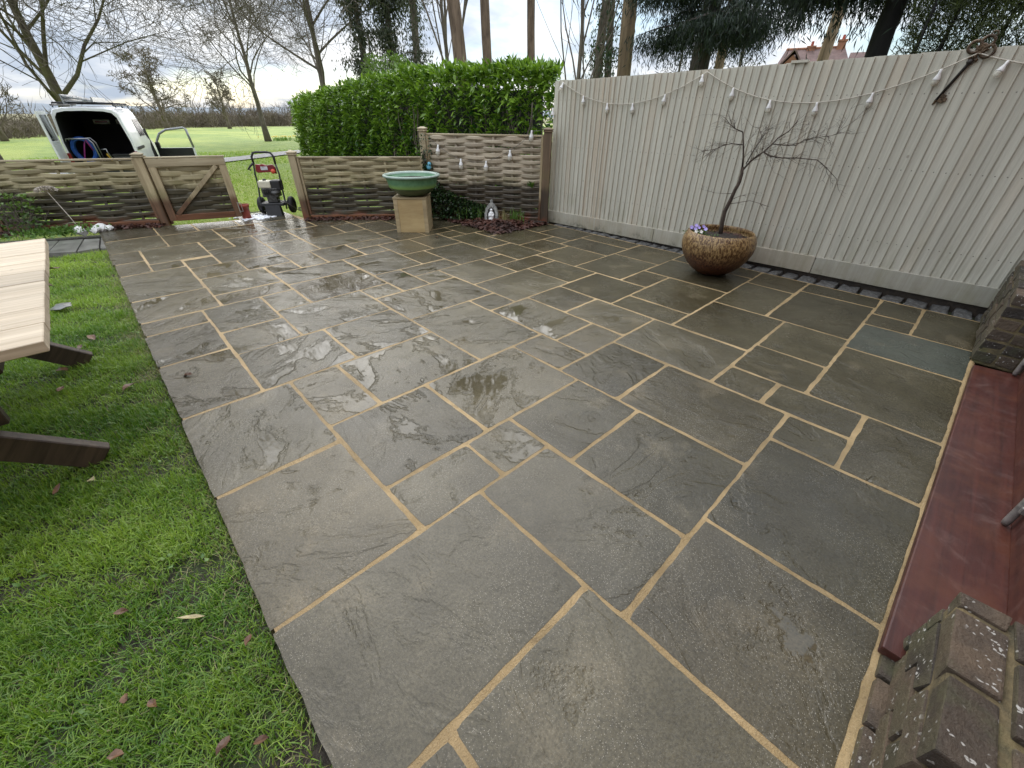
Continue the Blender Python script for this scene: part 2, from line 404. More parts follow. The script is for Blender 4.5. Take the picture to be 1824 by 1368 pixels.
def bmortar():
    m, nt, b = mat('old_lime_mortar')
    pos = node(nt, 'NewGeometry').outputs['Position']
    n = noise(nt, pos, 12., 6, .65)
    c = mixc(nt, ramp(nt, n, .3, .7), (0.07, 0.06, 0.035), (0.22, 0.165, 0.08))
    c = mixc(nt, mathn(nt, 'MULTIPLY', ramp(nt, noise(nt, pos, 5., 4), .5, .7), .7), c, (0.11, 0.12, 0.045))
    setp(nt, b, col=c, rough=.8, nrm=bump(nt, noise(nt, pos, 60., 6, .7), 1., .012))
    return m
M['bmortar'] = bmortar()
def mahog():
    m, nt, b = mat('worn_mahogany')
    p, r = objpos(nt)
    g = noise(nt, vmul(nt, p, (30., 1.5, 30.)), 1., 6, .6, .4)
    c = mixc(nt, ramp(nt, g, .3, .7), (0.042, 0.0115, 0.008), (0.076, 0.0205, 0.014))
    c = mixc(nt, mathn(nt, 'MULTIPLY', ramp(nt, noise(nt, p, 5., 5, .65), .42, .7), .6), c, (0.105, 0.034, 0.016))
    sc = noise(nt, vmul(nt, p, (6., 9., 6.)), 1., 6, .7, .8)
    c = mixc(nt, mathn(nt, 'MULTIPLY', ramp(nt, sc, .52, .74), .38), c, (0.17, 0.10, 0.085))
    setp(nt, b, col=c, rough=mathn(nt, 'MULTIPLY_ADD', sc, .45, .22), nrm=bump(nt, g, .25, .003))
    return m
M['mahogany'] = mahog()
def rusty_pot():
    m, nt, b = mat('streaked_glaze')
    p, r = objpos(nt)
    z = node(nt, 'SeparateXYZ', {0: node(nt, 'TexCoord').outputs['Object']}).outputs[2]
    st = noise(nt, vmul(nt, p, (1., 1., .34)), 62., 3, .6, .9)
    zz = mathn(nt, 'ADD', z, mathn(nt, 'MULTIPLY_ADD', noise(nt, p, 9., 4), .16, -.08))
    top = ramp(nt, zz, .12, .34)
    dark = mixc(nt, top, (0.045, 0.014, 0.007), (0.085, 0.038, 0.012))
    lite = mixc(nt, top, (0.12, 0.042, 0.016), (0.34, 0.225, 0.095))
    c = mixc(nt, ramp(nt, st, .42, .60), dark, lite)
    setp(nt, b, col=c, rough=.32, nrm=bump(nt, st, .9, .008))
    return m
M['rusty_pot'] = rusty_pot()
def green_glaze():
    m, nt, b = mat('green_glaze')
    p, r = objpos(nt)
    z = node(nt, 'SeparateXYZ', {0: node(nt, 'TexCoord').outputs['Object']}).outputs[2]
    zz = mathn(nt, 'ADD', z, mathn(nt, 'MULTIPLY_ADD', noise(nt, p, 5., 4), .012, -.006))
    n = noise(nt, p, 14., 5, .6)
    c = mixc(nt, ramp(nt, n, .3, .7), (0.075, 0.19, 0.095), (0.135, 0.28, 0.15))
    c = mixc(nt, ramp(nt, zz, .175, .115), c, (0.19, 0.33, 0.085))
    c = mixc(nt, ramp(nt, zz, .112, .104), c, mixc(nt, n, (0.030, 0.055, 0.022), (0.085, 0.12, 0.05)))
    c = mixc(nt, ramp(nt, zz, .243, .25), c, mixc(nt, n, (0.20, 0.27, 0.22), (0.34, 0.42, 0.37)))
    setp(nt, b, col=c, rough=.3, nrm=bump(nt, n, .15, .004))
    return m
M['green_glaze'] = green_glaze()
M['terracotta'] = simple('terracotta', (0.30, 0.055, 0.03), .6, .3, 10.)
M['soil'] = simple('dark_soil', (0.030, 0.021, 0.015), .8, .5, 30., bmp=1., bscale=50., bdist=.02)
M['bark_chip'] = simple('bark_chip', (0.105, 0.036, 0.020), .6, .6, 3., col2=(0.035, 0.014, 0.010))
M['granite'] = simple('granite', (0.15, 0.148, 0.142), .5, .5, 40., bmp=1., bscale=45., bdist=.02, col2=(0.042, 0.041, 0.038))
M['slate'] = simple('slate', (0.165, 0.16, 0.142), .3, .4, 5., bmp=.4, bscale=20., bdist=.006)
M['white_stone'] = simple('white_stone', (0.72, 0.71, 0.68), .6, .12, 12., bmp=.5, bscale=25., bdist=.01)
M['grey_stone'] = simple('cast_stone', (0.27, 0.27, 0.25), .75, .45, 25., bmp=.8, bscale=40., bdist=.01)
M['white_paint'] = simple('white_glaze', (0.78, 0.78, 0.77), .35, .06, 8.)
M['van_white'] = simple('white_car_paint', (0.80, 0.81, 0.82), .22, .04, 2.)
M['van_grey'] = simple('silver_paint', (0.33, 0.34, 0.36), .3, .08, 3., metal=.5)
M['black_plastic'] = simple('black_plastic', (0.014, 0.014, 0.015), .45, .3, 8.)
M['rubber'] = simple('rubber', (0.012, 0.012, 0.013), .65, .3, 20.)
M['interior'] = simple('dark_lining', (0.010, 0.010, 0.011), .8, .4, 3.)
M['interior2'] = simple('grey_crate', (0.035, 0.037, 0.040), .6, .4, 5.)
M['tail_red'] = simple('red_lens', (0.22, 0.008, 0.010), .2, .2, 5.)
M['red_plastic'] = simple('red_plastic', (0.17, 0.010, 0.014), .35, .25, 8.)
M['orange_plastic'] = simple('orange_red_plastic', (0.55, 0.07, 0.03), .4, .15, 8.)
M['cream_plastic'] = simple('cream_tank', (0.62, 0.59, 0.46), .35, .12, 8.)
M['engine'] = simple('engine_metal', (0.085, 0.083, 0.08), .4, .6, 30., metal=.6)
M['steel'] = simple('steel', (0.52, 0.53, 0.54), .3, .15, 10., metal=.9)
M['aluminium'] = simple('dull_aluminium', (0.40, 0.41, 0.42), .4, .15, 10., metal=.7)
M['blue_hose'] = simple('blue_hose', (0.015, 0.085, 0.36), .4, .3, 12.)
M['pink_hose'] = simple('magenta_hose', (0.24, 0.02, 0.16), .4, .3, 12.)
M['yellow_plastic'] = simple('yellow_plastic', (0.55, 0.33, 0.02), .4, .2, 8.)
M['label_white'] = simple('label_white', (0.5, 0.5, 0.52), .5, .3, 30.)
M['bronze'] = simple('old_bronze', (0.095, 0.062, 0.035), .5, .5, 30., metal=.4, bmp=.6, bscale=60., bdist=.006)
M['dark_iron'] = simple('dark_iron', (0.030, 0.024, 0.020), .5, .4, 30., metal=.3)
M['cable'] = simple('cream_cable', (0.50, 0.46, 0.38), .6, .15, 20.)
M['dark_cable'] = simple('grey_cable', (0.12, 0.11, 0.10), .6, .2, 20.)
M['bulb_cap'] = simple('bulb_cap', (0.66, 0.65, 0.63), .35, .08, 20.)
M['handle_metal'] = simple('scuffed_metal', (0.30, 0.28, 0.26), .4, .4, 30., metal=.6)
M['blue_bird'] = simple('blue_ceramic', (0.14, 0.42, 0.55), .3, .25, 15.)
M['foam'] = simple('soap_foam', (0.86, 0.87, 0.90), .5, .05, 20., bmp=.6, bscale=60., bdist=.01)
M['asphalt'] = simple('asphalt', (0.165, 0.165, 0.165), .6, .2, 3., bmp=.3, bscale=60.)
M['house_brick'] = simple('orange_brick', (0.27, 0.115, 0.062), .7, .3, 2.)
M['house_roof'] = simple('roof_tile', (0.14, 0.085, 0.073), .7, .3, 2., bmp=.5, bscale=6., bdist=.05)
M['win_glass'] = simple('window_glass', (0.03, 0.035, 0.04), .1, .2, 1.)
M['white_frame'] = simple('white_frame', (0.6, 0.6, 0.58), .5, .1, 4.)
def glass(name, col=(1, 1, 1), rough=0.02):
    m, nt, b = mat(name); setp(nt, b, col=col, rough=rough, trans=1.0, ior=1.45); return m
def thin_glass():
    m, nt, b = mat('bulb_glass'); setp(nt, b, col=(.80, .77, .66), rough=.08, alpha=.45); return m
M['glass'] = thin_glass()
M['tint'] = glass('tinted_glass', (.35, .38, .38))

def bark(name, ca, cb, sc=(9., 9., 1.6), moss=0.0):
    m, nt, b = mat(name)
    p = node(nt, 'TexCoord').outputs['Object']
    g = noise(nt, vmul(nt, p, sc), 1.0, 6, .65, .5)
    c = mixc(nt, ramp(nt, g, .3, .7), ca, cb)
    if moss: c = mixc(nt, mathn(nt, 'MULTIPLY', ramp(nt, noise(nt, p, 1.4, 4), .42, .6), moss), c, (0.085, 0.085, 0.018))
    setp(nt, b, col=c, rough=.85, nrm=bump(nt, g, .8, .04))
    return m
M['bark'] = bark('grey_brown_bark', (0.075, 0.060, 0.047), (0.175, 0.145, 0.112))
M['bark_moss'] = bark('mossy_bark', (0.040, 0.031, 0.022), (0.12, 0.095, 0.062), moss=.8)
M['bark_pine'] = bark('pine_bark', (0.085, 0.055, 0.038), (0.23, 0.16, 0.115), (7., 7., 1.2))
M['bark_tan'] = bark('tan_bark', (0.14, 0.095, 0.058), (0.30, 0.215, 0.135), (7., 7., .8))
M['bark_shaded'] = bark('shaded_bark', (0.006, 0.006, 0.006), (0.020, 0.018, 0.016), (7., 7., 1.2))  # deep shade on the trunks is put into this near black colour
M['bark_con'] = bark('conifer_bark', (0.028, 0.022, 0.020), (0.10, 0.078, 0.068), (14., 14., 1.))
M['maple_bark'] = bark('maple_bark', (0.040, 0.028, 0.022), (0.11, 0.080, 0.058), (60., 60., 12.))
M['scrub'] = bark('scrub_twigs', (0.085, 0.066, 0.046), (0.185, 0.15, 0.105), (.2, .2, .2))

def leafm(name, ca, cb, rough=.4, sc=3.0, trans=.25, spec=.5):
    """leaf: colour varies with each leaf (vertex colour 'tint' picks its tone)"""
    m, nt, b = mat(name)
    t = node(nt, 'Attribute', attribute_name='tint').outputs['Fac']
    c = mixc(nt, t, ca, cb)
    pos = node(nt, 'NewGeometry').outputs['Position']
    c = mixc(nt, mathn(nt, 'MULTIPLY', ramp(nt, noise(nt, pos, sc, 3), .42, .7), .35), c, vmul(nt, c, (.55, .6, .5)))
    setp(nt, b, col=c, rough=rough, spec=spec)
    out = nt.nodes['Material Output']
    tr = node(nt, 'BsdfTranslucent', {0: vmul(nt, c, (1.3, 1.4, .7))})
    mx = node(nt, 'MixShader', {0: trans, 1: b.outputs[0], 2: tr.outputs[0]})
    nt.links.new(mx.outputs[0], out.inputs[0])
    return m
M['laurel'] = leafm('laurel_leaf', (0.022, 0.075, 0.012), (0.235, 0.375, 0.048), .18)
M['box_leaf'] = leafm('bush_leaf', (0.050, 0.110, 0.020), (0.14, 0.225, 0.045), .4)
M['ivy_leaf'] = leafm('ivy_leaf', (0.010, 0.030, 0.010), (0.045, 0.085, 0.028), .3)
M['ivy_tree'] = leafm('ivy_on_trunk', (0.026, 0.036, 0.020), (0.085, 0.100, 0.060), .5)
M['conifer'] = leafm('conifer_spray', (0.006, 0.013, 0.009), (0.028, 0.048, 0.028), .6, trans=.1)
M['feathery'] = leafm('feathery_evergreen', (0.030, 0.042, 0.012), (0.085, 0.105, 0.034), .6, .8)
M['grass'] = leafm('grass_blade', (0.066, 0.168, 0.014), (0.33, 0.455, 0.066), .40, 2.2, .3)
M['grass_dry'] = leafm('dry_grass', (0.17, 0.16, 0.06), (0.36, 0.33, 0.16), .6, 2., .2)
M['spring_leaf'] = leafm('daffodil_leaf', (0.075, 0.16, 0.03), (0.17, 0.28, 0.06), .4)
M['dead_leaf'] = simple('dead_leaf', (0.17, 0.085, 0.035), .5, .5, 20., col2=(0.075, 0.036, 0.022))
M['pale_leaf'] = simple('pale_leaf', (0.42, 0.36, 0.19), .5, .2, 20.)
M['petal'] = simple('violet_petal', (0.42, 0.34, 0.72), .5, .25, 40.)
M['petal_white'] = simple('white_petal', (0.75, 0.72, 0.66), .5, .1, 40.)
M['dry_flower'] = simple('dry_flower', (0.55, 0.49, 0.42), .8, .35, 40.)
M['daff_yellow'] = simple('yellow_petal', (0.75, 0.55, 0.04), .5, .15, 40.)
# ---------------------------------------------------------------- ground
def ground_mat():
    m, nt, b = mat('turf_and_field')
    pos = node(nt, 'NewGeometry').outputs['Position']
    s = node(nt, 'SeparateXYZ', {0: pos})
    x, y = s.outputs[0], s.outputs[1]
    n = noise(nt, pos, .12, 5, .6); n2 = noise(nt, pos, 1.1, 5, .65); n3 = noise(nt, pos, 14., 5, .7)
    stretched = noise(nt, vmul(nt, pos, (.05, .16, 1.)), 1., 5, .6)
    f = mixc(nt, ramp(nt, n2, .3, .7), (0.115, 0.190, 0.018), (0.205, 0.275, 0.034))
    f = mixc(nt, mathn(nt, 'MULTIPLY', ramp(nt, stretched, .42, .62), .55), f, (0.33, 0.36, 0.055))
    f = mixc(nt, mathn(nt, 'MULTIPLY', ramp(nt, n3, .5, .75), .4), f, (0.055, 0.10, 0.014))
    # beyond the mown part: tawny rough grass under the wood
    far = ramp(nt, mathn(nt, 'ADD', x, mathn(nt, 'MULTIPLY', n, 40.)), -125., -150.)
    f = mixc(nt, mathn(nt, 'MULTIPLY', far, .8), f, (0.16, 0.125, 0.07))
    soil = mixc(nt, ramp(nt, n3, .35, .65), (0.026, 0.021, 0.015), (0.075, 0.062, 0.045))
    soil = mixc(nt, mathn(nt, 'MULTIPLY', ramp(nt, noise(nt, pos, 5., 4), .4, .6), .6), soil, (0.035, 0.065, 0.012))
    g = ramp(nt, mathn(nt, 'MULTIPLY_ADD', y, -.5, x), -7.26, -7.16)
    c = mixc(nt, g, f, soil)
    setp(nt, b, col=c, rough=.8, nrm=bump(nt, mathn(nt, 'ADD', n3, noise(nt, pos, 60., 4, .7)), .8, .03))
    return m
M['ground'] = ground_mat()
def make_ground():
    rs = list(np.geomspace(.4, 3000, 110)); ns = 160
    V = [(CAM.x, CAM.y, zt(0))]; F = []
    for r in rs:
        for k in range(ns):
            a = 2 * math.pi * k / ns
            x, y = CAM.x + r * math.cos(a), CAM.y + r * math.sin(a)
            z = zt(r)
            if r > 8: z += .05 * nz(x * .25, y * .25) * min(1, (r - 8) / 10)
            if r < 8 and y < -.9 and x > -7: z += .012 * nz(x * 3, y * 3) + .006 * nz(x * 11, y * 11)
            V.append((x, y, z))
    for k in range(ns): F.append((0, 1 + k, 1 + (k + 1) % ns))
    me = bpy.data.meshes.new('ground')
    for i in range(len(rs) - 1):
        for k in range(ns):
            k2 = (k + 1) % ns
            F.append((1 + i * ns + k, 1 + (i + 1) * ns + k, 1 + (i + 1) * ns + k2, 1 + i * ns + k2))
    me.from_pydata(V, [], F); me.materials.append(M['ground']); me.shade_smooth()
    return tag(link('ground', me), 'grass field and lawn ground running to the far wood', kind='structure')
make_ground()

# distant hills
def hills():
    V = []; F = []
    n = 90
    for i in range(n + 1):
        az = 40 + 70 * i / n
        h = 12 + 10 * nz(i * .11, 3.3) + 5 * nz(i * .3, 7.7)
        for d, z in ((1500, -14), (1700, h * .75), (2000, h), (2400, -20)):
            V.append(tuple(polar(az, d, z)))
    for i in range(n):
        for j in range(3):
            F.append((i * 4 + j, i * 4 + j + 1, (i + 1) * 4 + j + 1, (i + 1) * 4 + j))
    me = bpy.data.meshes.new('hills'); me.from_pydata(V, [], F); me.materials.append(simple('hill_haze_blue', (0.16, 0.19, 0.22), .9, .15, .01)); me.shade_smooth()  # distance haze painted in as a blue grey base
    tag(link('hills', me), 'low blue wooded hills on the horizon', kind='structure')
hills()

# tarmac path across the field
def ribbon(name, near, far, material, lift=.02):
    V = []; F = []
    for a, b in zip(near, far):
        for t in (0, .5, 1):
            x, y = a[0] + (b[0] - a[0]) * t, a[1] + (b[1] - a[1]) * t
            V.append((x, y, zt(math.hypot(x - CAM.x, y - CAM.y)) + .05 * nz(x * .25, y * .25) + lift + (.02 if t == .5 else 0)))
    for i in range(len(near) - 1):
        for j in range(2):
            F.append((i * 3 + j, i * 3 + j + 1, (i + 1) * 3 + j + 1, (i + 1) * 3 + j))
    me = bpy.data.meshes.new(name); me.from_pydata(V, [], F); me.materials.append(material); me.shade_smooth()
    return link(name, me)
pc = [(-17.5, -14.), (-19.2, -6.), (-21.6, -.5), (-23.4, 2.8), (-24.6, 4.7), (-25.9, 6.2), (-27.3, 8.2), (-28.6, 10.), (-31., 14.), (-35, 22.), (-38., 32.)]
near_ = [(x + 1.35, y - .35) for x, y in pc]; far_ = [(x - 1.35, y + .35) for x, y in pc]
def densify(P, k=6):
    o = []
    for a, b in zip(P, P[1:]):
        for i in range(k): o.append((a[0] + (b[0] - a[0]) * i / k, a[1] + (b[1] - a[1]) * i / k))
    return o + [P[-1]]
tag(ribbon('path', densify(near_), densify(far_), M['asphalt'], .05), 'grey tarmac path curving across the grass field', kind='structure')

# ---------------------------------------------------------------- patio
U = 0.1525
def fence_x(y):
    return float(np.interp(y, [-3.5, -1.53, -.17, .80, .82, 1.50, 1.57, 3.14, 4.25], [-8.85, -7.86, -7.18, -6.90, -7.35, -7.35, -6.22, -5.06, -3.56]))
def sill_x(y): return 1.371 + .0175 * y
def patio_bed():
    pts = [(-7.52, -.875), (-7.18, -.2), (-6.93, .78), (-7.3, .84), (-7.3, 1.5), (-6.28, 1.6), (-5.1, 3.1), (-3.6, 4.2), (-3.5, 4.277), (1.43, 4.277), (1.41, .5), (1.405, -1.3), (1.0, -1.3), (1.0, -.88)]
    V = [(x, y, .0006) for x, y in pts] + [(x, y, -.07) for x, y in pts]; n = len(pts)
    F = [tuple(reversed(range(n)))] + [(i, (i + 1) % n, n + (i + 1) % n, n + i) for i in range(n)]
    bm = bmesh.new(); vs = [bm.verts.new(v) for v in V]
    for f in F: bm.faces.new([vs[i] for i in f])
    bmesh.ops.recalc_face_normals(bm, faces=bm.faces)
    me = bpy.data.meshes.new('patio'); bm.to_mesh(me); bm.free(); me.materials.append(M['mortar'])
    return tag(link('patio', me), 'wet sandstone flag patio bedded in sand coloured mortar', kind='structure')
patio = patio_bed()
SL = '''-5 0 -6 -2;-10 -5 -6 -2;0 4 -6 0;4 10 -4 0;4 10 -6 -4;0 5 0 3;5 10 0 4;-2 0 1 3;-2 0 -2 1;-6 -2 -2 2;-10 -6 -2 0;-10 -6 0 5;-6 -2 2 7;-2 1 3 7;1 5 3 7;5 10 4 9;0 5 7 11;-3 0 7 11;-6 -3 7 9;-12 -6 5 9;-12 -10 9 11;-10 -5 9 12;-5 -3 9 12;-10 -7 12 15;-7 -3 12 15;-3 2 11 15;2 4 11 13;4 7 11 13;5 7 9 11;7 10 9 13;5 10 13 19;2 5 13 16;2 5 16 20;5 10 19 23 b;5 7 23 25;5 7 25 28;7 10 23 28;-2 2 15 20;2 2 15 20;-6 -2 15 17;-6 -2 17 22;-2 1 20 25;-2 1 25 28;1 5 20 26;1 5 26 28;-8 -6 19 22;-10 -6 15 19;-12 -8 19 24;-12 -8 24 28;-8 -2 22 26;-8 -2 26 28;-16 -12 5 11;-18 -16 5 7;-14 -10 1 5;-14 -10 -3 1;-15 -10 -6 -3;-17 -14 -3 0;-18 -14 0 5;-19 -15 -6 -3;-21 -17 -3 0;-21 -18 0 2;-23 -21 -2 2;-27 -23 -2 2;-22 -18 2 7;-25 -22 2 7;-27 -25 2 4;-30 -27 1 4;-32.5 -30 -2 0;-30 -27 -2 1;-31 -25 -6 -2;-25 -21 -6 -2;-21 -19 -6 -3;-38 -34.5 -6 -4;-34.5 -31 -6 -4;-33 -31 -4 -2;-38 -33 -4 0;-43 -38 -6 -2;-50 -43 -6 -2;-42.5 -38 -2 2;-50 -42.5 -2 1;-50 -42.5 1 4.5;-42.5 -37.5 2 6;-42.5 -37.5 6 10;-50 -42.5 4.5 10;-38 -34.5 0 2;-37.5 -34 2 4;-34.5 -30 0 4;-37.5 -33.5 4 7;-33.5 -29 4 7;-29 -25 4 6;-29 -25 6 9;-33 -29 7 13;-37.5 -33 7 11;-36.5 -33 11 13;-42 -36.5 10 13;-42 -35.5 13 16;-35.5 -31 13 16;-31 -27 13 16;-29 -27 9 13;-27 -25 9 11;-25 -20 7 11;-27 -23 11 14;-23 -20 11 13;-27 -23 14 17;-27 -25 17 19;-23 -18 13 17;-20 -18 9 13;-20 -16 7 9;-18 -16 9 11;-18 -14 11 15;-18 -16 15 17;-16 -14 15 19;-14 -10 11 16;-14 -10 16 19;-20 -16 17 20;-25 -20 17 20;-19 -16 20 23;-16 -12 19 23;-23 -19 20 24.5;-19 -17 23 24.5;-21 -17 24.5 28;-24 -21 24.5 28;-17 -12 23 26;-17 -12 26 28;-37 -32.5 16 20.5;-32.5 -28.5 16 21.5;-28.5 -27 16 19;-28.5 -25 19 21.7;-25 -23 20 21.7'''
def make_slab(x0, x1, y0, y1, kind, idx):
    rd = random.Random(idx * 31 + 5)
    g = [.0102 + rd.uniform(-.0035, .0045) for _ in range(4)]
    X0, X1, Y0, Y1 = x0 * U + g[0], x1 * U - g[1], y0 * U + g[2], y1 * U - g[3]
    if y0 <= -5.9: Y0 = -5.86 * U + rd.uniform(-.010, .010)
    if y1 >= 27.9: Y1 -= .004
    sk = [rd.uniform(-.004, .004) for _ in range(4)]
    free_r = x1 >= 9.9
    w, h = X1 - X0, Y1 - Y0
    if w < .05 or h < .05: return
    nu = max(6, int(w / .025)); nv = max(6, int(h / .025))
    us = sorted({0, .006 / w * 1, *[i / nu for i in range(nu + 1)], 1 - .006 / w, 1}); vs = sorted({0, .006 / h, *[i / nv for i in range(nv + 1)], 1 - .006 / h, 1})
    sx, sy = rd.uniform(0, 90), rd.uniform(0, 90)
    amp = rd.choice([.0001, .00015, .0002]); tilt = (rd.uniform(-.0006, .0006), rd.uniform(-.0006, .0006)); dz = rd.uniform(.0017, .0024)
    ang = rd.uniform(0, 3.14); ca, sa = math.cos(ang), math.sin(ang)
    V = []
    cx, cy = (X0 + X1) / 2, (Y0 + Y1) / 2
    ok = False
    cr = rd.uniform(.003, .010)
    for v in vs:
        for u in us:
            y = Y0 + h * v
            xl = max(X0, fence_x(y) + .015); xr = min(X1, sill_x(y) - .004) if free_r else X1
            if xr < xl: xr = xl
            if xr - xl > .03: ok = True
            x = xl + (xr - xl) * u
            eu, ev = min(u, 1 - u) * w, min(v, 1 - v) * h
            # hand-cut edges wander a little
            if eu < .02: x += (.0050 * nz(y * 11 + sx, 1.7 + (9 if u > .5 else 0)) + .0026 * nz(y * 60 + sx, 5.1) + (sk[0] if u < .5 else sk[1]) * (v - .5) * 2) * (1 - eu / .02)
            if ev < .02: y += (.0050 * nz(x * 11 + sy, 4.3 + (9 if v > .5 else 0)) + .0026 * nz(x * 60 + sy, 8.1) + (sk[2] if v < .5 else sk[3]) * (u - .5) * 2) * (1 - ev / .02)
            if eu < .012 and ev < .012:      # chipped corners
                x += cr * .5 * (1 if u < .5 else -1); y += cr * .5 * (1 if v < .5 else -1)
            a, b = (x - cx) * ca + (y - cy) * sa, -(x - cx) * sa + (y - cy) * ca
            z = amp * (1.5 * nz(a * 3 + sx, b * 8 + sy) + nz(a * 9 + sx, b * 17 + sy, 2.)) + tilt[0] * (u - .5) + tilt[1] * (v - .5) + dz
            e = min(eu, ev)
            if e < .002: z -= .0004
            V.append((x - cx, y - cy, z))
    if not ok: return
    n, m = len(us), len(vs); F = []
    for j in range(m - 1):
        for i in range(n - 1):
            F.append((j * n + i, j * n + i + 1, (j + 1) * n + i + 1, (j + 1) * n + i))
    bl = [i for i in range(n)] + [j * n + n - 1 for j in range(1, m)] + [(m - 1) * n + i for i in range(n - 2, -1, -1)] + [j * n for j in range(m - 2, 0, -1)]
    b0 = len(V)
    nb_ = len(bl)
    for i in bl: V.append(V[i])
    for i in bl: V.append((V[i][0], V[i][1], -.045))
    for k in range(nb_):
        k2 = (k + 1) % nb_; F.append((b0 + k2, b0 + k, b0 + nb_ + k, b0 + nb_ + k2))
    me = bpy.data.meshes.new('paving_slab'); me.from_pydata(V, [], F)
    me.materials.append(M['slabb'] if kind == 'b' else (M['slab2'] if (x0 + x1) / 2 > -4 + 10 * rd.random() - 5 and y1 > 5 or y0 > 14 else M['slab']))
    me.shade_smooth()
    link('paving_slab', me, patio, (cx, cy, 0))
for i, s in enumerate(SL.split(';')):
    q = s.split(); make_slab(*[float(t) for t in q[:4]], q[4] if len(q) > 4 else '', i)

# mortar fillet against the sill and the brick piers
def fillet():
    V = []; F = []
    ys = np.arange(-1.2, 3.36, .03)
    for y in ys:
        x0 = sill_x(y) - .007 + .007 * nz(y * 14, 3) + .004 * nz(y * 47, 9) ; x1 = sill_x(y) + (.018 if y > .55 else .026) + .004 * nz(y * 23, 6)
        V += [(x0, y, -.012), (x0 + .006, y, .003 + .003 * nz(y * 20, 1)), (x1, y, -.001 + .004 * nz(y * 9, 2)), (x1 + .01, y, -.01)]
    for i in range(len(ys) - 1):
        for j in range(3): F.append((i * 4 + j, i * 4 + j + 1, (i + 1) * 4 + j + 1, (i + 1) * 4 + j))
    me = bpy.data.meshes.new('mortar_fillet'); me.from_pydata(V, [], F); me.materials.append(M['mortar']); me.shade_smooth()
    link('mortar_fillet', me, patio)
fillet()

# granite setts in the strip under the fence
def fy(x): return 4.40 + .13 / 5.6 * (x + 3.9)     # front face of the tall fence
setts = empty('sett_edging', (0, 0, 0), 0, 'row of rough grey granite setts under the cream fence', 'edging')
x = -3.42
k = 0
while x < 1.42:
    L = random.uniform(.11, .20)
    wv = max(.07, fy(x) - 4.285 + .02)
    mb = MB(); n = 3
    V = []
    for sz in (0, 1):
        for (ax, ay) in ((-1, -1), (0, -1), (1, -1), (1, 0), (1, 1), (0, 1), (-1, 1), (-1, 0)):
            V.append((ax * (L / 2 - .004 - (.008 if sz else 0)) + random.uniform(-.006, .006), ay * (wv / 2 - (.008 if sz else 0)) + random.uniform(-.006, .006), -.05 if not sz else random.uniform(-.012, .006)))
    V.append((0, 0, random.uniform(-.004, .010)))
    F = [(i, (i + 1) % 8, 8 + (i + 1) % 8, 8 + i) for i in range(8)] + [(8 + i, 8 + (i + 1) % 8, 16) for i in range(8)]
    mb.add(V, F)
    mb.build('granite_sett', M['granite'], setts, (x + L / 2, 4.285 + wv / 2, .004), (0, 0, random.uniform(-.06, .06)), bevel=.005, seg=1)
    x += L + random.uniform(.004, .02); k += 1
# ---------------------------------------------------------------- tall cream fence
FA = Vector((-3.62, fy(-3.62), 0)); FB = Vector((1.95, fy(1.95), 0))
fdir = (FB - FA).normalized(); frz = math.atan2(fdir.y, fdir.x); FL = (FB - FA).length
def ftop(s): return 1.812 + .066 * s / 4.4
def fbot(s): return .004 + .062 * s / 5.1
fence = empty('board_fence', FA, frz, 'tall cream painted fence of overlapping vertical boards', 'fence')
s = 0.0; bi = 0
while s < FL:
    wd = .075 + random.uniform(-.005, .005)
    z0, z1 = fbot(s) + .165, ftop(s) + random.uniform(-.003, .003)
    gap = .009 if abs(s - 2.99) < .04 else 0
    # feather edge: thin under the neighbour, thick at the free edge
    mb = MB()
    P = [(gap, -.006), (wd + .012, -.023 - random.uniform(0, .005)), (wd + .012, -.004), (gap, -.001)]
    V = [(a, b, z) for z in (z0, z1) for a, b in P]
    t = random.uniform(-.002, .002)
    V = [(a + (t if z > 1 else 0), b, z) for a, b, z in V]
    mb.add(V, [(3, 2, 1, 0), (4, 5, 6, 7), (0, 1, 5, 4), (1, 2, 6, 5), (2, 3, 7, 6), (3, 0, 4, 7)])
    mb.build('board', M['fence'], fence, (s, -bi % 2 * .0006, 0))
    s += wd; bi += 1
for a, b in ((0, 1.85), (1.855, 3.70), (3.705, FL)):
    mb = MB(); z0a, z0b = fbot(a), fbot(b)
    V = [(a, -.034, z0a), (b, -.034, z0b), (b, .0, z0b), (a, .0, z0a), (a, -.034, z0a + .172), (b, -.034, z0b + .172), (b, 0, z0b + .172), (a, 0, z0a + .172)]
    mb.add(V, [(3, 2, 1, 0), (4, 5, 6, 7), (0, 1, 5, 4), (1, 2, 6, 5), (2, 3, 7, 6), (3, 0, 4, 7)])
    mb.build('kick_board', M['kick'], fence, bevel=.004, seg=1)
MB().box((FL / 2, .03, .06), (FL, .03, .3)).build('gap_shade_board', M['dark_timber'], fence)  # dark strip added so the gap under the kick boards stays black
for zz in (.45, 1.05, 1.6):
    MB().box((FL / 2, .045, zz), (FL, .07, .09)).build('arris_rail', M['fence'], fence)
for sx in (.05, 1.86, 3.72, FL - .05):
    MB().box((sx, .13, .9), (.1, .1, 1.86)).build('post', M['fence'], fence)
MB().box((2.97, -.012, ftop(2.97) + .006), (.14, .05, .02)).build('joint_cap', M['fence'], fence)

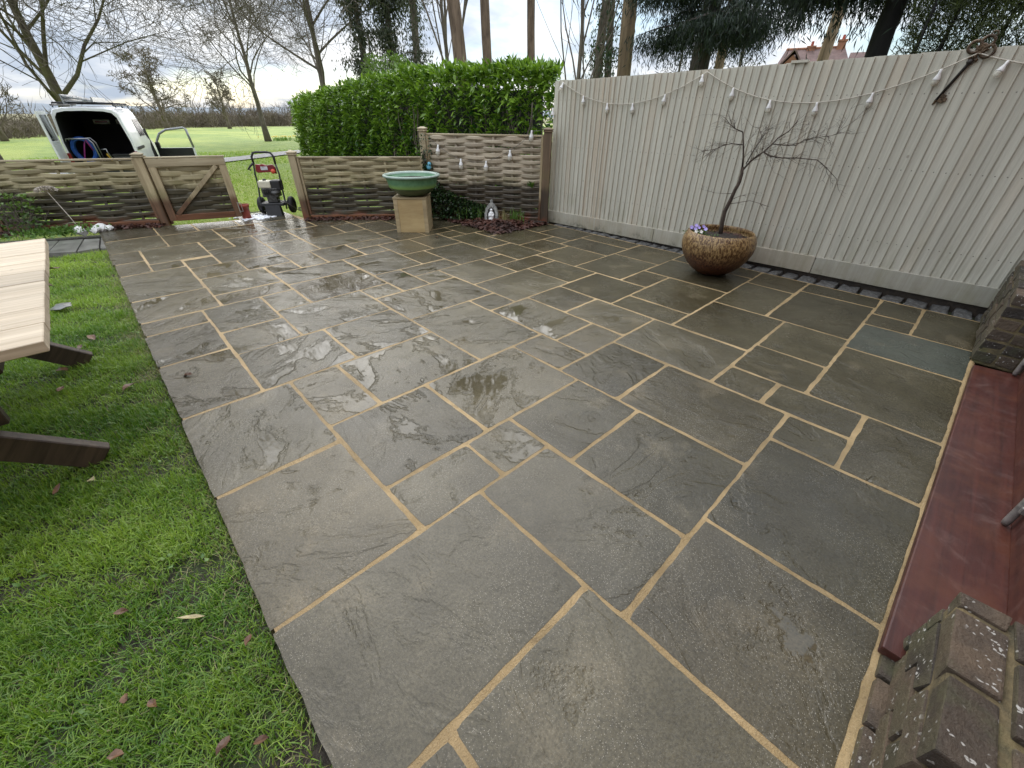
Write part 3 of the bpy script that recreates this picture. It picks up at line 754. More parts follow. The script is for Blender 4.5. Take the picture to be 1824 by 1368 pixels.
# ---------------------------------------------------------------- string lights
def catenary(a, b, sag, n=14):
    a, b = Vector(a), Vector(b)
    return [a.lerp(b, i / n) + Vector((0, 0, -4 * sag * (i / n) * (1 - i / n))) for i in range(n + 1)]
cap_me = MB().lathe([(.004, .012), (.011, .008), (.0125, -.022), (.0155, -.030), (.030, -.066), (.031, -.074), (.027, -.075)], 16).mesh('bulb_cap', M['bulb_cap'], True)
globe_me = MB().lathe([(.0285, -.072), (.031, -.088), (.029, -.104), (.020, -.118), (.0, -.124)], 16).mesh('globe', M['glass'], True)
def bulb(parent, p, tilt=(0, 0, 0), sc=1.0):
    b = link('bulb', cap_me, parent, p, tilt, (sc,) * 3)
    link('globe', globe_me, b)
def on_fence(x, z, off=.04): return Vector((x, fy(x) - off, z))
sl = empty('string_light', (0, 0, 0), 0, 'long cream string of white festoon bulbs swagged along the tall fence', 'string light')
apex = [(-3.469, 1.80), (-1.501, 1.822), (.56, 1.845), (2.0, 1.83)]
cab = []
spans = [(.265, 16), (.29, 18), (.12, 12)]
for (a, b), (sag, n) in zip(zip(apex, apex[1:]), spans):
    cab += catenary(on_fence(a[0], a[1]), on_fence(b[0], b[1]), sag, n)[(1 if cab else 0):]
mb = MB(); mb.tube(cab, .0050, 5); mb.build('cable', M['cable'], sl, smooth=True)
bx = [-3.449, -3.091, -2.708, -2.343, -1.935, -1.542, -1.187, -.799, -.389, .009, .39, .744]
ca = np.array([tuple(p) for p in cab])
for i, xx in enumerate(bx):
    z = float(np.interp(xx, ca[:, 0], ca[:, 2]))
    bulb(sl, on_fence(xx, z - .008, .045), (random.uniform(-.12, .05), random.uniform(-.14, .14) + (.35 if i in (0, 11) else 0), random.uniform(0, 3)), .82)
link('bulb', cap_me, sl, on_fence(-3.60, 1.50, .05)); 
# string on the woven panel is built with that panel

# ---------------------------------------------------------------- big decorative key
key = empty('ornamental_key', (.56, fy(.56) - .035, 1.855), 0, 'oversized ornate bronze key hung on the cream fence top', 'key')
def ring(mb, c, r, t, n=18, sy=1.0, a0=0, a1=2 * math.pi):
    mb.tube([(c[0] + r * math.cos(a0 + (a1 - a0) * i / n), c[1], c[2] + r * sy * math.sin(a0 + (a1 - a0) * i / n)) for i in range(n + 1)], t, 6, False)
kx, kz = -.36, -.93
L_ = math.hypot(kx, kz); kx /= L_; kz /= L_
def kp(s, t=0.0): return (kx * s - kz * t, 0, kz * s + kx * t)
mb = MB()
for c, r in ((kp(-.015, .045), .036), (kp(-.015, -.045), .036), (kp(-.062, .0), .034)): ring(mb, c, r, .010)
ring(mb, kp(-.018, 0), .026, .009); ring(mb, kp(-.105, .0), .018, .005)
for a in range(6): mb.tube([kp(.0, 0), kp(.0 + .05 * math.cos(a * 1.05), .05 * math.sin(a * 1.05))], [.012, .006], 6)
for q in ((.045, .022), (.045, -.022), (-.05, .05), (-.05, -.05), (.03, 0)): mb.lathe([(.0, -.014), (.014, 0), (.0, .014)], 8, kp(*q))
mb.build('bow', M['bronze'], key, smooth=True)
MB().tube([kp(.05), kp(.075), kp(.08), kp(.085), kp(.33)], [.018, .02, .012, .011, .010], 8).build('shank', M['dark_iron'], key, smooth=True)
mb = MB()
ry = math.atan2(-kz, kx)
for q in ((.285, .022), (.315, .026), (.30, .040)): mb.box(kp(*q), (.026, .016, .036), (0, -math.atan2(kz, kx), 0))
mb.box(kp(.30, .014), (.045, .012, .02), (0, -math.atan2(kz, kx), 0))
mb.tube([kp(.32), kp(.355)], [.012, .006], 6)
mb.build('bit', M['bronze'], key, bevel=.003, seg=1)

# ---------------------------------------------------------------- woven panels
def post(name, loc, h, w, material, label, group, rz, ball=True):
    t = empty(name, (loc[0], loc[1], 0), rz, label, 'post', group)
    MB().box((0, 0, h / 2 - .02), (w, w, h + .04)).build('shaft', material, t, bevel=.006, seg=1)
    c = MB(); c.box((0, 0, h + .006), (w + .026, w + .026, .012)); c.box((0, 0, h + .02), (w + .012, w + .012, .016)); c.add(*pyr(w + .03, h + .028, .018))
    c.build('cap', M['rail'] if material is not M['post_dark'] else M['post_dark'], t, bevel=.004, seg=1)
    return t
def pyr(w, z, h):
    a = w / 2; b = a * .35
    return ([(-a, -a, z), (a, -a, z), (a, a, z), (-a, a, z), (-a, -a, z + .01), (a, -a, z + .01), (a, a, z + .01), (-a, a, z + .01), (-b, -b, z + .01 + h), (b, -b, z + .01 + h), (b, b, z + .01 + h), (-b, b, z + .01 + h)],
            [(3, 2, 1, 0), (0, 1, 5, 4), (1, 2, 6, 5), (2, 3, 7, 6), (3, 0, 4, 7), (4, 5, 9, 8), (5, 6, 10, 9), (6, 7, 11, 10), (7, 4, 8, 11), (8, 9, 10, 11)])
def slat_mesh(L, hgt, nb, phase, seed, material, x0=0.0, amp=.028):
    """one woven slat running along x, bending in front of and behind nb battens"""
    rd = random.Random(seed); n = nb * 8
    V = []; F = []
    bow = rd.uniform(-.007, .007); tw = rd.uniform(-.06, .06)
    for i in range(n + 1):
        x = x0 + L * i / n
        ph = math.pi * (nb) * i / n + (math.pi if phase else 0)
        y = amp * math.sin(ph)
        zb = bow * math.sin(math.pi * i / n) + .0035 * math.sin(x * 9 + seed)
        hh = hgt * (1 + .13 * math.sin(x * 5 + seed * 1.7) + .05 * math.sin(x * 23 + seed)) / 2
        a = tw * math.sin(x * 3 + seed)
        V += [(x, y - .001 - a * hh, zb - hh), (x, y - .0065 - a * hh * .7, zb - hh * .68), (x, y - .0065 + a * hh * .7, zb + hh * .68), (x, y - .001 + a * hh, zb + hh), (x, y + .005 + a * hh, zb + hh), (x, y + .005 - a * hh, zb - hh)]
    for i in range(n):
        for j in range(6):
            j2 = (j + 1) % 6
            F.append((i * 6 + j, (i + 1) * 6 + j, (i + 1) * 6 + j2, i * 6 + j2))
    F += [(0, 1, 2, 3, 4, 5), tuple(n * 6 + q_ for q_ in (5, 4, 3, 2, 1, 0))]
    me = bpy.data.meshes.new('slat'); me.from_pydata(V, [], F); me.materials.append(material)
    return me
def woven(name, A, B, z0, z1, rows, nb, label, material, cat='fence panel', frame=True, base=True, seed=1):
    A = Vector((A[0], A[1], 0)); B = Vector((B[0], B[1], 0)); d = B - A; L = d.length; rz = math.atan2(d.y, d.x)
    t = empty(name, A, rz, label, cat, 'woven larch fence panels')
    pitch = (z1 - z0) / rows
    ms = [slat_mesh(L - .05, pitch * 1.13, nb, ph, seed * 10 + ph * 3 + q, material, .025) for q in range(6) for ph in (0, 1)]
    for i in range(rows):
        me = ms[(i % 2) + 2 * random.randrange(6)]
        link('slat', me, t, (0, 0, z0 + pitch * (i + .5)), (random.uniform(-.03, .07), random.uniform(-.007, .007), 0))
    for k in range(nb):
        xx = .025 + (L - .05) * (k + .5) / nb
        MB().box((xx, 0, (z0 + z1) / 2), (.034, .012, z1 - z0 + .02)).build('batten', material, t)
    if frame:
        MB().box((L / 2, 0, z1 + .012), (L, .05, .024)).build('top_rail', M['rail'], t, bevel=.004, seg=1)
        for xx in (.016, L - .016): MB().box((xx, 0, (z0 + z1) / 2), (.032, .048, z1 - z0)).build('side_rail', M['post'], t, bevel=.003, seg=1)
        MB().box((L / 2, 0, z0 - .015), (L, .045, .03)).build('bottom_rail', M['slat'], t, bevel=.003, seg=1)
    if base:
        MB().box((L / 2, -.015, z0 / 2 - .02), (L - .02, .035, max(.04, z0 - .01) + .02)).build('base_board', M['base_board'], t, bevel=.004, seg=1)
    return t
P0 = (-7.21, -.12); P1 = (-6.25, 1.60); P2 = (-5.07, 3.14); P3 = (-3.56, 4.24)
pdir0 = (Vector(P0) - Vector((-7.86, -1.5))).normalized()
Pm1 = Vector(P0) - pdir0 * 1.93
woven('woven_panel', Pm1 + pdir0 * .05, Vector(P0) - pdir0 * .055, .10, .865, 17, 5, 'low woven slat panel in front of the white van', M['slat'], seed=1)
woven('woven_panel', Pm1 - pdir0 * 1.9, Pm1 - pdir0 * .05, .10, .865, 17, 5, 'low woven slat panel beside the leafy shrub at the frame edge', M['slat'], seed=5)
d1 = (Vector(P2) - Vector(P1)).normalized()
woven('woven_panel', Vector(P1) + d1 * .055, Vector(P2) - d1 * .05, .085, .86, 17, 5, 'low woven slat panel behind the green bowl planter', M['slat'], seed=2)
d2 = (Vector(P3) - Vector(P2)).normalized()
woven('woven_panel', Vector(P2) + d2 * .05, Vector(P3) - d2 * .06, .04, 1.165, 26, 6, 'tall pale woven slat panel beside the cream fence', M['slat_hi'], base=False, seed=3)
rz0 = math.atan2(pdir0.y, pdir0.x); rz1 = math.atan2(d1.y, d1.x); rz2 = math.atan2(d2.y, d2.x)
post('fence_post', P0, .90, .098, M['post'], 'weathered capped post between the low panel and the gate', 'fence posts', rz0)
post('fence_post', P1, .905, .098, M['post'], 'weathered capped post beside the pressure washer', 'fence posts', rz1)
post('fence_post', P2, 1.215, .095, M['rail'], 'slim pale capped post above the blue bird', 'fence posts', rz2)
post('fence_post', P3, 1.225, .11, M['post_dark'], 'dark brown capped post at the end of the cream fence', 'fence posts', rz2)
post('fence_post', (Pm1.x, Pm1.y), .90, .098, M['post'], 'weathered capped post at the far left of the low panels', 'fence posts', rz0)

# gate: framed woven leaf with a diagonal brace
GA = Vector((-7.192, -.055)); GB = Vector((-6.885, .84)); gd = GB - GA; GL = gd.length; grz = math.atan2(gd.y, gd.x)
gate = empty('garden_gate', (GA.x, GA.y, 0), grz, 'framed woven garden gate with a diagonal brace', 'gate')
zt0, zt1 = .055, .875
MB().box((.045, -.012, (zt0 + zt1) / 2), (.09, .035, zt1 - zt0)).build('stile', M['post'], gate, bevel=.004, seg=1)
MB().box((GL - .045, -.012, (zt0 + zt1) / 2), (.09, .035, zt1 - zt0)).build('stile', M['post'], gate, bevel=.004, seg=1)
MB().box((GL / 2, -.016, zt1 - .052), (GL + .004, .035, .10)).build('top_rail', M['rail'], gate, bevel=.004, seg=1)
MB().box((GL / 2, 0, zt1 + .012), (GL + .02, .07, .02)).build('capping', M['rail'], gate, bevel=.004, seg=1)
MB().box((GL / 2, -.014, zt0 + .04), (GL - .18, .03, .085)).build('bottom_rail', M['base_board'], gate, bevel=.004, seg=1)
bl_ = math.hypot(GL - .26, .62); an = math.atan2(.62, GL - .26)
MB().box((GL / 2 - .0, -.024, .455), (bl_, .024, .052), (0, -an, 0)).build('brace', M['post'], gate, bevel=.003, seg=1)
ms = [slat_mesh(GL - .14, .067, 3, ph, 70 + ph + 3 * q, M['slat'], .07, .014) for q in range(2) for ph in (0, 1)]
for i in range(11):
    link('slat', ms[(i % 2) + 2 * random.randrange(2)], gate, (0, .018, .15 + i * .059), (random.uniform(-.05, .05), 0, 0))
for k in range(3): MB().box((.07 + (GL - .14) * (k + .5) / 3, .018, .45), (.03, .012, .7)).build('batten', M['slat'], gate)
h = MB(); h.box((GL - .012, -.034, .19), (.012, .008, .15)); h.box((GL + .012, -.034, .25), (.04, .008, .01)); h.box((GL + .012, -.034, .13), (.04, .008, .01)); h.box((GL + .03, -.034, .19), (.008, .008, .13))
h.build('latch', M['steel'], gate)
MB().box((.0, .03, .46), (.03, .05, .9)).build('hinge_post', M['post'], gate, bevel=.003, seg=1)

# return rail running out from the gate post
rr = empty('return_panel', (P1[0] - .06, P1[1] + .02, 0), R(163), 'short woven return panel behind the gate post', 'fence panel')
MB().box((.45, 0, .885), (.9, .045, .03), (0, -.03, 0)).build('top_rail', M['rail'], rr, bevel=.004, seg=1)
ms = [slat_mesh(.86, .070, 3, ph, 90 + ph, M['slat'], .02, .014) for ph in (0, 1)]
for i in range(13): link('slat', ms[i % 2], rr, (0, 0, .1 + i * .058))
for k in (0.02, .88): MB().box((k, 0, .45), (.04, .045, .86)).build('stile', M['post'], rr)

# bulbs strung on the tall woven panel
pl = empty('string_light', (0, 0, 0), 0, 'short string of bulbs hanging over the tall woven panel', 'string light')
off = Vector((-d2.y, d2.x)) * -.05
pts = [(-4.97, 3.22, 1.12), (-4.876, 3.281, 1.035), (-4.74, 3.38, .93), (-4.601, 3.482, .86), (-4.45, 3.6, .835), (-4.287, 3.712, .842), (-4.15, 3.81, .90), (-3.997, 3.924, .99), (-3.85, 4.03, 1.10), (-3.746, 4.107, 1.235), (-3.62, 4.2, 1.25)]
pts = [(a + off.x, b + off.y, c) for a, b, c in pts]
MB().tube(pts, .003, 5).build('cable', M['dark_cable'], pl, smooth=True)
for i in (1, 3, 5, 7, 9): bulb(pl, pts[i], (random.uniform(-.1, .1), random.uniform(-.1, .1), 0), 1.05)
# ---------------------------------------------------------------- house side: sill, door, brick piers
sill = empty('door_sill', (0, 0, 0), 0, 'worn dark red timber door sill along the patio edge', 'door sill')
def slab_poly(pts, z0, z1):
    n = len(pts)
    return [(x, y, z0) for x, y in pts] + [(x, y, z1) for x, y in pts], [tuple(reversed(range(n))), tuple(range(n, 2 * n))] + [(i, (i + 1) % n, n + (i + 1) % n, n + i) for i in range(n)]
MB().add(*slab_poly([(1.378, .492), (1.65, .492), (1.665, 3.14), (1.436, 3.11)], .018, .055)).build('sill_board', M['mahogany'], sill, bevel=.006, seg=2)
MB().add(*slab_poly([(1.405, .60), (1.60, .60), (1.62, 3.05), (1.455, 3.05)], -.02, .019)).build('sill_bearer', M['bmortar'], sill)
doors = empty('door_leaf', (0, 0, 0), 0, 'dark red timber doors standing on the red sill', 'door')
MB().box((1.668, 1.85, .165), (.05, 2.52, .22)).build('bottom_rail', M['mahogany'], doors, bevel=.004, seg=1)
for yy in (.635, 1.80, 1.895, 3.065): MB().box((1.668, yy, 1.17), (.05, .09, 1.79)).build('stile', M['mahogany'], doors, bevel=.004, seg=1)
MB().box((1.668, 1.85, 2.07), (.05, 2.52, .10)).build('top_rail', M['mahogany'], doors, bevel=.004, seg=1)
for yy in (1.217, 2.48): MB().box((1.676, yy, 1.17), (.012, 1.08, 1.79)).build('pane', M['win_glass'], doors)
for yy in (1.418, 3.10):
    bo = MB(); bo.tube([(1.622, yy, .062), (1.622, yy, .075), (1.622, yy, .60)], [.0115, .0135, .0135], 12); bo.build('bolt', M['handle_metal'], doors, smooth=True)
    for zz in (.16, .5): MB().box((1.634, yy, zz), (.03, .05, .035)).build('bolt_keeper', M['handle_metal'], doors, bevel=.004, seg=1)
def brick_pier(name, x0, x1, y0, y1, courses, label, seed, ledge=.0):
    rd = random.Random(seed)
    t = empty(name, (x0, y0, 0), 0, label, 'brick pier', 'brick piers')
    pit = .0815; H = courses * pit + .012
    MB().box(((x1 - x0) / 2, (y1 - y0) / 2, H / 2 - .015), (x1 - x0 - .016, y1 - y0 - .016, H + .03 - .034)).build('mortar_core', M['bmortar'], t, bevel=.01, seg=1)
    def brk(c, d):
        V = []; F = []
        mb = MB().box((0, 0, 0), d)
        mb.v = [tuple(np.array(v) + np.array([rd.uniform(-.005, .005) for _ in range(3)])) for v in mb.v]
        mb.build('brick', M['brick'], t, (c[0] + rd.uniform(-.002, .002), c[1], c[2]), (rd.uniform(-.01, .01), rd.uniform(-.012, .012), rd.uniform(-.015, .015)), bevel=.006, seg=2)
    for k in range(courses):
        top = k == courses - 1
        z = k * pit + .05
        if top:      # capping course: stretchers in rows
            xx = 0; row = 0
            while xx < x1 - x0 - .04:
                wx = min(.103, x1 - x0 - xx); y = -.05 if row % 2 else 0.0
                y = y - rd.uniform(0, .04)
                while y < y1 - y0 - .02:
                    a, b = max(y, 0), min(y + .215, y1 - y0)
                    if b - a > .04: brk((xx + wx / 2, (a + b) / 2, z + rd.uniform(-.003, .008)), (wx - .006, b - a - .008, .070))
                    y += .226
                xx += .113; row += 1
        else:
            y = -.11 if k % 2 else 0.0
            while y < y1 - y0:
                a, b = max(y, 0), min(y + .215, y1 - y0)
                if b - a > .03: brk((.051, (a + b) / 2, z), (.104, b - a - .011, .069))
                y += .225
            xx = .108
            while xx < x1 - x0 - .03:
                L = min(.106, x1 - x0 - xx)
                for ye in (.051, y1 - y0 - .051): brk((xx + L / 2, ye, z), (L - .011, .104, .069))
                xx += .112
    return t
brick_pier_near = brick_pier('brick_pier', 1.425, 1.98, .07, .575, 4, 'near low brick pier speckled with white lichen', 3)
pn_ = brick_pier_near
for i in range(3):
    y0_ = .07 + i * .17; MB().box((0, 0, 0), (.10, .158, .06)).build('brick', M['brick'], pn_, (.018, .085 + i * .17, -.004), (random.uniform(-.02, .02), random.uniform(-.03, .03), random.uniform(-.02, .02)), bevel=.008, seg=2)
brick_pier('brick_pier', 1.425, 2.05, 3.31, 4.40, 6, 'far brick pier between the red sill and the cream fence', 4)
hw = empty('house_wall', (0, 0, 0), 0, 'house wall of dark brick beside the patio', 'wall')
MB().add(*slab_poly([(1.99, -4.), (2.25, -4.), (2.25, .57), (1.99, .57)], -.1, 5.2)).build('wall', M['house_brick'], hw)
MB().add(*slab_poly([(1.70, .53), (1.95, .53), (1.95, 3.0), (1.70, 3.0)], 2.2, 5.2)).build('lintel_wall', M['house_brick'], hw)
MB().add(*slab_poly([(2.06, 3.0), (2.3, 3.0), (2.3, 4.6), (2.06, 4.6)], -.1, 5.2)).build('wall', M['house_brick'], hw)
MB().add(*slab_poly([(1.69, .53), (2.3, .53), (2.3, 3.3), (1.69, 3.3)], -.1, .05)).build('threshold', M['house_brick'], hw)
MB().add(*slab_poly([(1.9, .58), (1.95, .58), (1.95, 3.0), (1.9, 3.0)], 0.05, 2.2)).build('inner_wall', M['interior'], hw)

# ---------------------------------------------------------------- table on the lawn
tb = empty('garden_table', (-2.06, -1.72, 0), 0, 'garden table with pale sanded plank top on the lawn', 'table')
nbp = 9
for i in range(nbp):
    w = 1.96 / nbp
    mb = MB().box((0, 0, 0), (w - random.uniform(.003, .008), 1.23 + random.uniform(-.004, .004), .042))
    mb.build('plank', M['table_top'], tb, (-.98 + w * (i + .5), 0, .72 + random.uniform(-.0012, .0012)), (0, random.uniform(-.004, .004), 0), bevel=.003, seg=1)
for yy in (-.42, .42): MB().box((0, yy, .655), (1.7, .06, .085)).build('bearer', M['dark_timber'], tb, bevel=.004, seg=1)
for xx in (.56, -.72):
    for sg in (1, -1):
        a = Vector((xx + .03 * sg, sg * .50, -.01)); b = Vector((xx + .03 * sg, -sg * .28, .66)); d = b - a
        mb = MB().box((0, 0, 0), (.06, .12, d.length)); 
        mb.build('leg', M['dark_timber'], tb, (a + b) / 2, (math.atan2(-d.y, d.z), 0, 0), bevel=.005, seg=1)
    MB().box((xx, 0, .34), (.05, .62, .09)).build('cross_rail', M['dark_timber'], tb, bevel=.004, seg=1)

# ---------------------------------------------------------------- slate path stub, stones, shrub corner
sp = empty('slate_path', (0, 0, 0), 0, 'short row of dark slate flags between table and patio', 'path')
for pts in ([(-7.30, -1.62), (-7.08, -1.33), (-6.43, -1.44), (-6.47, -1.62)], [(-7.06, -1.31), (-6.97, -1.09), (-6.29, -1.18), (-6.42, -1.42)], [(-6.95, -1.07), (-6.88, -.925), (-6.31, -.965), (-6.28, -1.16)], [(-6.86, -.905), (-7.06, -.885), (-6.23, -.89), (-6.29, -.945)], [(-7.3, -1.9), (-7.3, -1.64), (-6.47, -1.64), (-6.5, -1.9)]):
    c = np.mean(np.array(pts), 0)
    MB().add(*slab_poly([((x - c[0]) * 1.03, (y - c[1]) * 1.04) for x, y in pts], -.05, 0)).build('slate_flag', M['slate'], sp, (c[0], c[1], -.002 + random.uniform(-.002, .002)), bevel=.002, seg=1)
def blob(mb, c, r, seed, sq=(1, 1, 1), sub=2, amp=.25):
    bm = bmesh.new(); bmesh.ops.create_icosphere(bm, subdivisions=sub, radius=1)
    V = [];
    for v in bm.verts:
        k = 1 + amp * mnoise.noise(v.co * 1.6 + Vector((seed * 3.1, seed * 1.7, seed)))
        V.append((c[0] + v.co.x * r * k * sq[0], c[1] + v.co.y * r * k * sq[1], c[2] + v.co.z * r * k * sq[2]))
    F = [tuple(v.index for v in f.verts) for f in bm.faces]; bm.free()
    return mb.add(V, F)
for i, (x, y, r, lab) in enumerate(((-7.36, -1.08, .075, 'flat white stone nearest the shrub at the slate path end'), (-7.30, -.93, .055, 'small white stone between two larger white stones'), (-7.40, -.86, .085, 'tall white stone by the patio corner'), (-7.35, -.77, .05, 'small white stone closest to the low panel base'))):
    mb = blob(MB(), (0, 0, 0), r, i + 2, (1.15, .95, .75), 2, .5)
    tag(mb.build('white_stone', M['white_stone'], None, (x, y, .035), smooth=False), lab, 'stone', 'white stones by the path')
tag(blob(MB(), (0, 0, 0), .09, 9, (1.3, .7, .16), 2, .5).build('slate_shard', M['slate'], None, (-4.05, -1.335, .02), (.25, -.2, .6)), 'loose grey slate shard in the grass beside the table', 'slate')

# ---------------------------------------------------------------- green bowl on a plywood plinth
brz = math.atan2(.343, .302)
bxc = (-4.567, 2.54)
pb = empty('plywood_plinth', (bxc[0], bxc[1], 0), brz, 'square yellow plywood plinth under the green bowl', 'plinth')
W = .455
MB().box((0, -W / 2 + .012, .222), (W - .11, .012, .44)).build('front_panel', M['ply'], pb)
for sx in (-1, 1): MB().box((sx * (W / 2 - .028), -W / 2 + .014, .22), (.056, .026, .44)).build('front_stile', M['ply_edge'], pb, bevel=.002, seg=1)
for sx in (-1, 1): MB().box((sx * (W / 2 - .012), .0, .22), (.024, W - .055, .44)).build('side_panel', M['ply_edge'], pb, bevel=.002, seg=1)
MB().box((0, W / 2 - .014, .22), (W - .05, .024, .44)).build('back_panel', M['ply'], pb)
MB().box((0, 0, .452), (W + .012, W + .012, .024)).build('top_board', M['ply_edge'], pb, bevel=.003, seg=1)
gb = empty('bowl_planter', (bxc[0] + .03, bxc[1] + .01, .464), 0, 'wide green glazed bowl planter on the plywood plinth', 'planter')
prof = [(.10, 0), (.17, .004), (.235, .035), (.285, .075), (.315, .106), (.325, .12), (.335, .17), (.35, .215), (.36, .236), (.385, .240), (.392, .252), (.388, .266), (.37, .27), (.345, .262), (.335, .24), (.32, .20)]
MB().lathe(prof, 56).build('bowl', M['green_glaze'], gb, smooth=True)
MB().lathe([(.0, .205), (.15, .212), (.325, .205)], 40).build('compost', M['soil'], gb, smooth=True)

# ---------------------------------------------------------------- big brown pot with bare maple
PC = Vector((-.70, 3.84, 0))
pot = empty('round_pot', PC, 0, 'large round brown streaked pot holding the bare maple', 'pot')
prof = [(.05, .002), (.11, .004), (.15, .016), (.215, .062), (.272, .12), (.315, .19), (.342, .26), (.350, .315), (.344, .365), (.326, .41), (.310, .433), (.302, .439), (.294, .433), (.300, .40), (.318, .36)]
MB().lathe([(r * 1.03, z) for r, z in prof], 64).build('body', M['rusty_pot'], pot, smooth=True)
MB().lathe([(.0, .40), (.12, .395), (.25, .375), (.318, .365)], 40).build('compost', M['soil'], pot, smooth=True)
mp = empty('maple_tree', (PC.x, PC.y, .39), 0, 'small bare weeping maple growing in the brown pot', 'tree')
TR = dict(trunk=[(-0.728, 3.908, 0.38), (-0.740, 3.903, 0.514), (-0.744, 3.902, 0.614), (-0.722, 3.911, 0.725), (-0.708, 3.916, 0.82), (-0.689, 3.923, 0.89), (-0.689, 3.923, 0.969), (-0.7, 3.919, 1.023)],
 left=[(-0.7, 3.919, 1.023), (-0.711, 3.90, 1.11), (-0.734, 3.88, 1.214), (-0.763, 3.86, 1.312)], ltop=[(-0.763, 3.86, 1.312), (-0.823, 3.83, 1.336), (-0.873, 3.80, 1.37), (-0.928, 3.78, 1.425)],
 lside=[(-0.733, 3.88, 1.209), (-0.823, 3.82, 1.217), (-0.881, 3.79, 1.199), (-0.947, 3.76, 1.165), (-1.041, 3.72, 1.15)], main=[(-0.695, 3.921, .99), (-0.649, 3.935, 1.07), (-0.61, 3.945, 1.114), (-0.562, 3.955, 1.158), (-0.52, 3.98, 1.216), (-0.488, 4.0, 1.273), (-0.428, 4.03, 1.324), (-0.387, 4.06, 1.402)],
 low=[(-0.562, 3.955, 1.158), (-0.504, 3.95, 1.129), (-0.393, 3.96, 1.118), (-0.261, 3.98, 1.124), (-0.119, 4.02, 1.115), (-0.035, 4.05, 1.058), (0.068, 4.09, 0.972)],
 up=[(-0.679, 3.93, 1.05), (-0.662, 3.97, 1.154), (-0.645, 4.02, 1.238), (-0.651, 4.05, 1.279), (-0.715, 4.08, 1.348)], mid=[(-0.512, 3.985, 1.222), (-0.432, 4.05, 1.214), (-0.347, 4.09, 1.217), (-0.304, 4.11, 1.258), (-0.22, 4.14, 1.28), (-0.118, 4.17, 1.297), (-0.058, 4.2, 1.327)],
 t1=[(-0.713, 3.914, 0.69), (-0.626, 3.92, 0.715), (-0.547, 3.93, 0.739), (-0.458, 3.95, 0.724), (-0.368, 3.97, 0.702)], t2=[(-0.715, 3.913, 0.784), (-0.797, 3.87, 0.781), (-0.887, 3.83, 0.783)], t3=[(-0.698, 3.92, 0.739), (-0.642, 3.90, 0.773), (-0.582, 3.89, 0.789)])
RAD = dict(trunk=(.023, .0135), left=(.0095, .006), ltop=(.005, .0022), lside=(.0045, .0017), main=(.0095, .003), low=(.0068, .0018), up=(.0055, .002), mid=(.0045, .0017), t1=(.0035, .0012), t2=(.0028, .001), t3=(.0028, .001))
rdm = random.Random(11)
tw = MB()
def twig(mb, p, d, L, r, lev, rd):
    n = 4; pts = [Vector(p)]; d = Vector(d).normalized()
    for i in range(n):
        d = (d + Vector((rd.uniform(-.35, .35), rd.uniform(-.35, .35), rd.uniform(-.32, .28)))).normalized()
        pts.append(pts[-1] + d * L / n)
    mb.tube(pts, [r * (1 - .75 * i / n) for i in range(n + 1)], 4, False)
    if lev > 0:
        for _ in range(rd.randint(2, 4)):
            q = rd.randint(1, n); twig(mb, pts[q], (d + Vector((rd.uniform(-1, 1), rd.uniform(-1, 1), rd.uniform(-.6, .7)))).normalized(), L * rd.uniform(.45, .7), r * .55, lev - 1, rd)
for k, P in TR.items():
    P = [Vector(p) - Vector((PC.x, PC.y, .39)) for p in P]
    a, b = RAD[k]; n = len(P)
    mb = MB(); mb.tube(P, [a + (b - a) * i / (n - 1) for i in range(n)], 8)
    if k == 'trunk': mb.build('trunk', M['maple_bark'], mp, smooth=True)
    else: mb.build('branch', M['maple_bark'], mp, smooth=True)
    if k != 'trunk':
        for i in range(1, n):
            for _ in range(rdm.randint(3, 5) if k in ('ltop', 'main', 'mid', 'low', 'up', 'lside') else rdm.randint(0, 1)):
                d = P[i] - P[i - 1]; tt = rdm.random()
                twig(tw, P[i - 1].lerp(P[i], tt), d.normalized() + Vector((rdm.uniform(-.9, .9), rdm.uniform(-.9, .9), rdm.uniform(-.5, .7))), rdm.uniform(.09, .22) * (.6 if k[0] == 't' else 1), .0021, 2 if rdm.random() < .4 else 1, rdm)
tag(tw.build('twigs', M['maple_bark'], mp, smooth=True), kind='stuff')
# pansies and chippings in the pot
pn = empty('pansy_clump', (PC.x - .17, PC.y - .10, .38), 0, 'clump of lilac pansies in the brown pot', 'flowers')
lf = MB()
for i in range(120):
    a, r = rdm.uniform(0, 6.28), rdm.uniform(0, .13)
    c = Vector((r * math.cos(a) * 1.5, r * math.sin(a) * .8, rdm.uniform(.0, .045))); q = Euler((rdm.uniform(-.9, .9), rdm.uniform(-.9, .9), rdm.uniform(0, 6))).to_matrix()
    lf.add([c + q @ Vector(p) for p in ((0, 0, 0), (.012, .008, .003), (.028, 0, 0), (.012, -.008, .003))], [(0, 1, 2, 3)])
me = lf.mesh('foliage', M['spring_leaf']); tag(link('foliage', me, pn), kind='stuff')
for (dx, dy, dz, w) in ((-.10, -.02, .065, 0), (-.07, .02, .085, 0), (-.03, .0, .075, 0), (.005, .03, .085, 0), (.045, .0, .07, 0), (-.12, .03, .06, 0), (-.05, -.03, .06, 0), (.03, -.06, .05, 1), (-.02, -.06, .045, 1)):
    fl = MB()
    for a in range(5):
        q = Matrix.Rotation(a * 1.257, 3, 'Z')
        fl.add([q @ Vector(p) for p in ((0, 0, 0), (.013, .009, .002), (.022, 0, .005), (.013, -.009, .002))], [(0, 1, 2, 3)])
    fl.build('bloom', M['petal_white'] if w else M['petal'], pn, (dx, dy, dz), (R(50), 0, R(40) + rdm.uniform(-.5, .5)))
ch = MB()
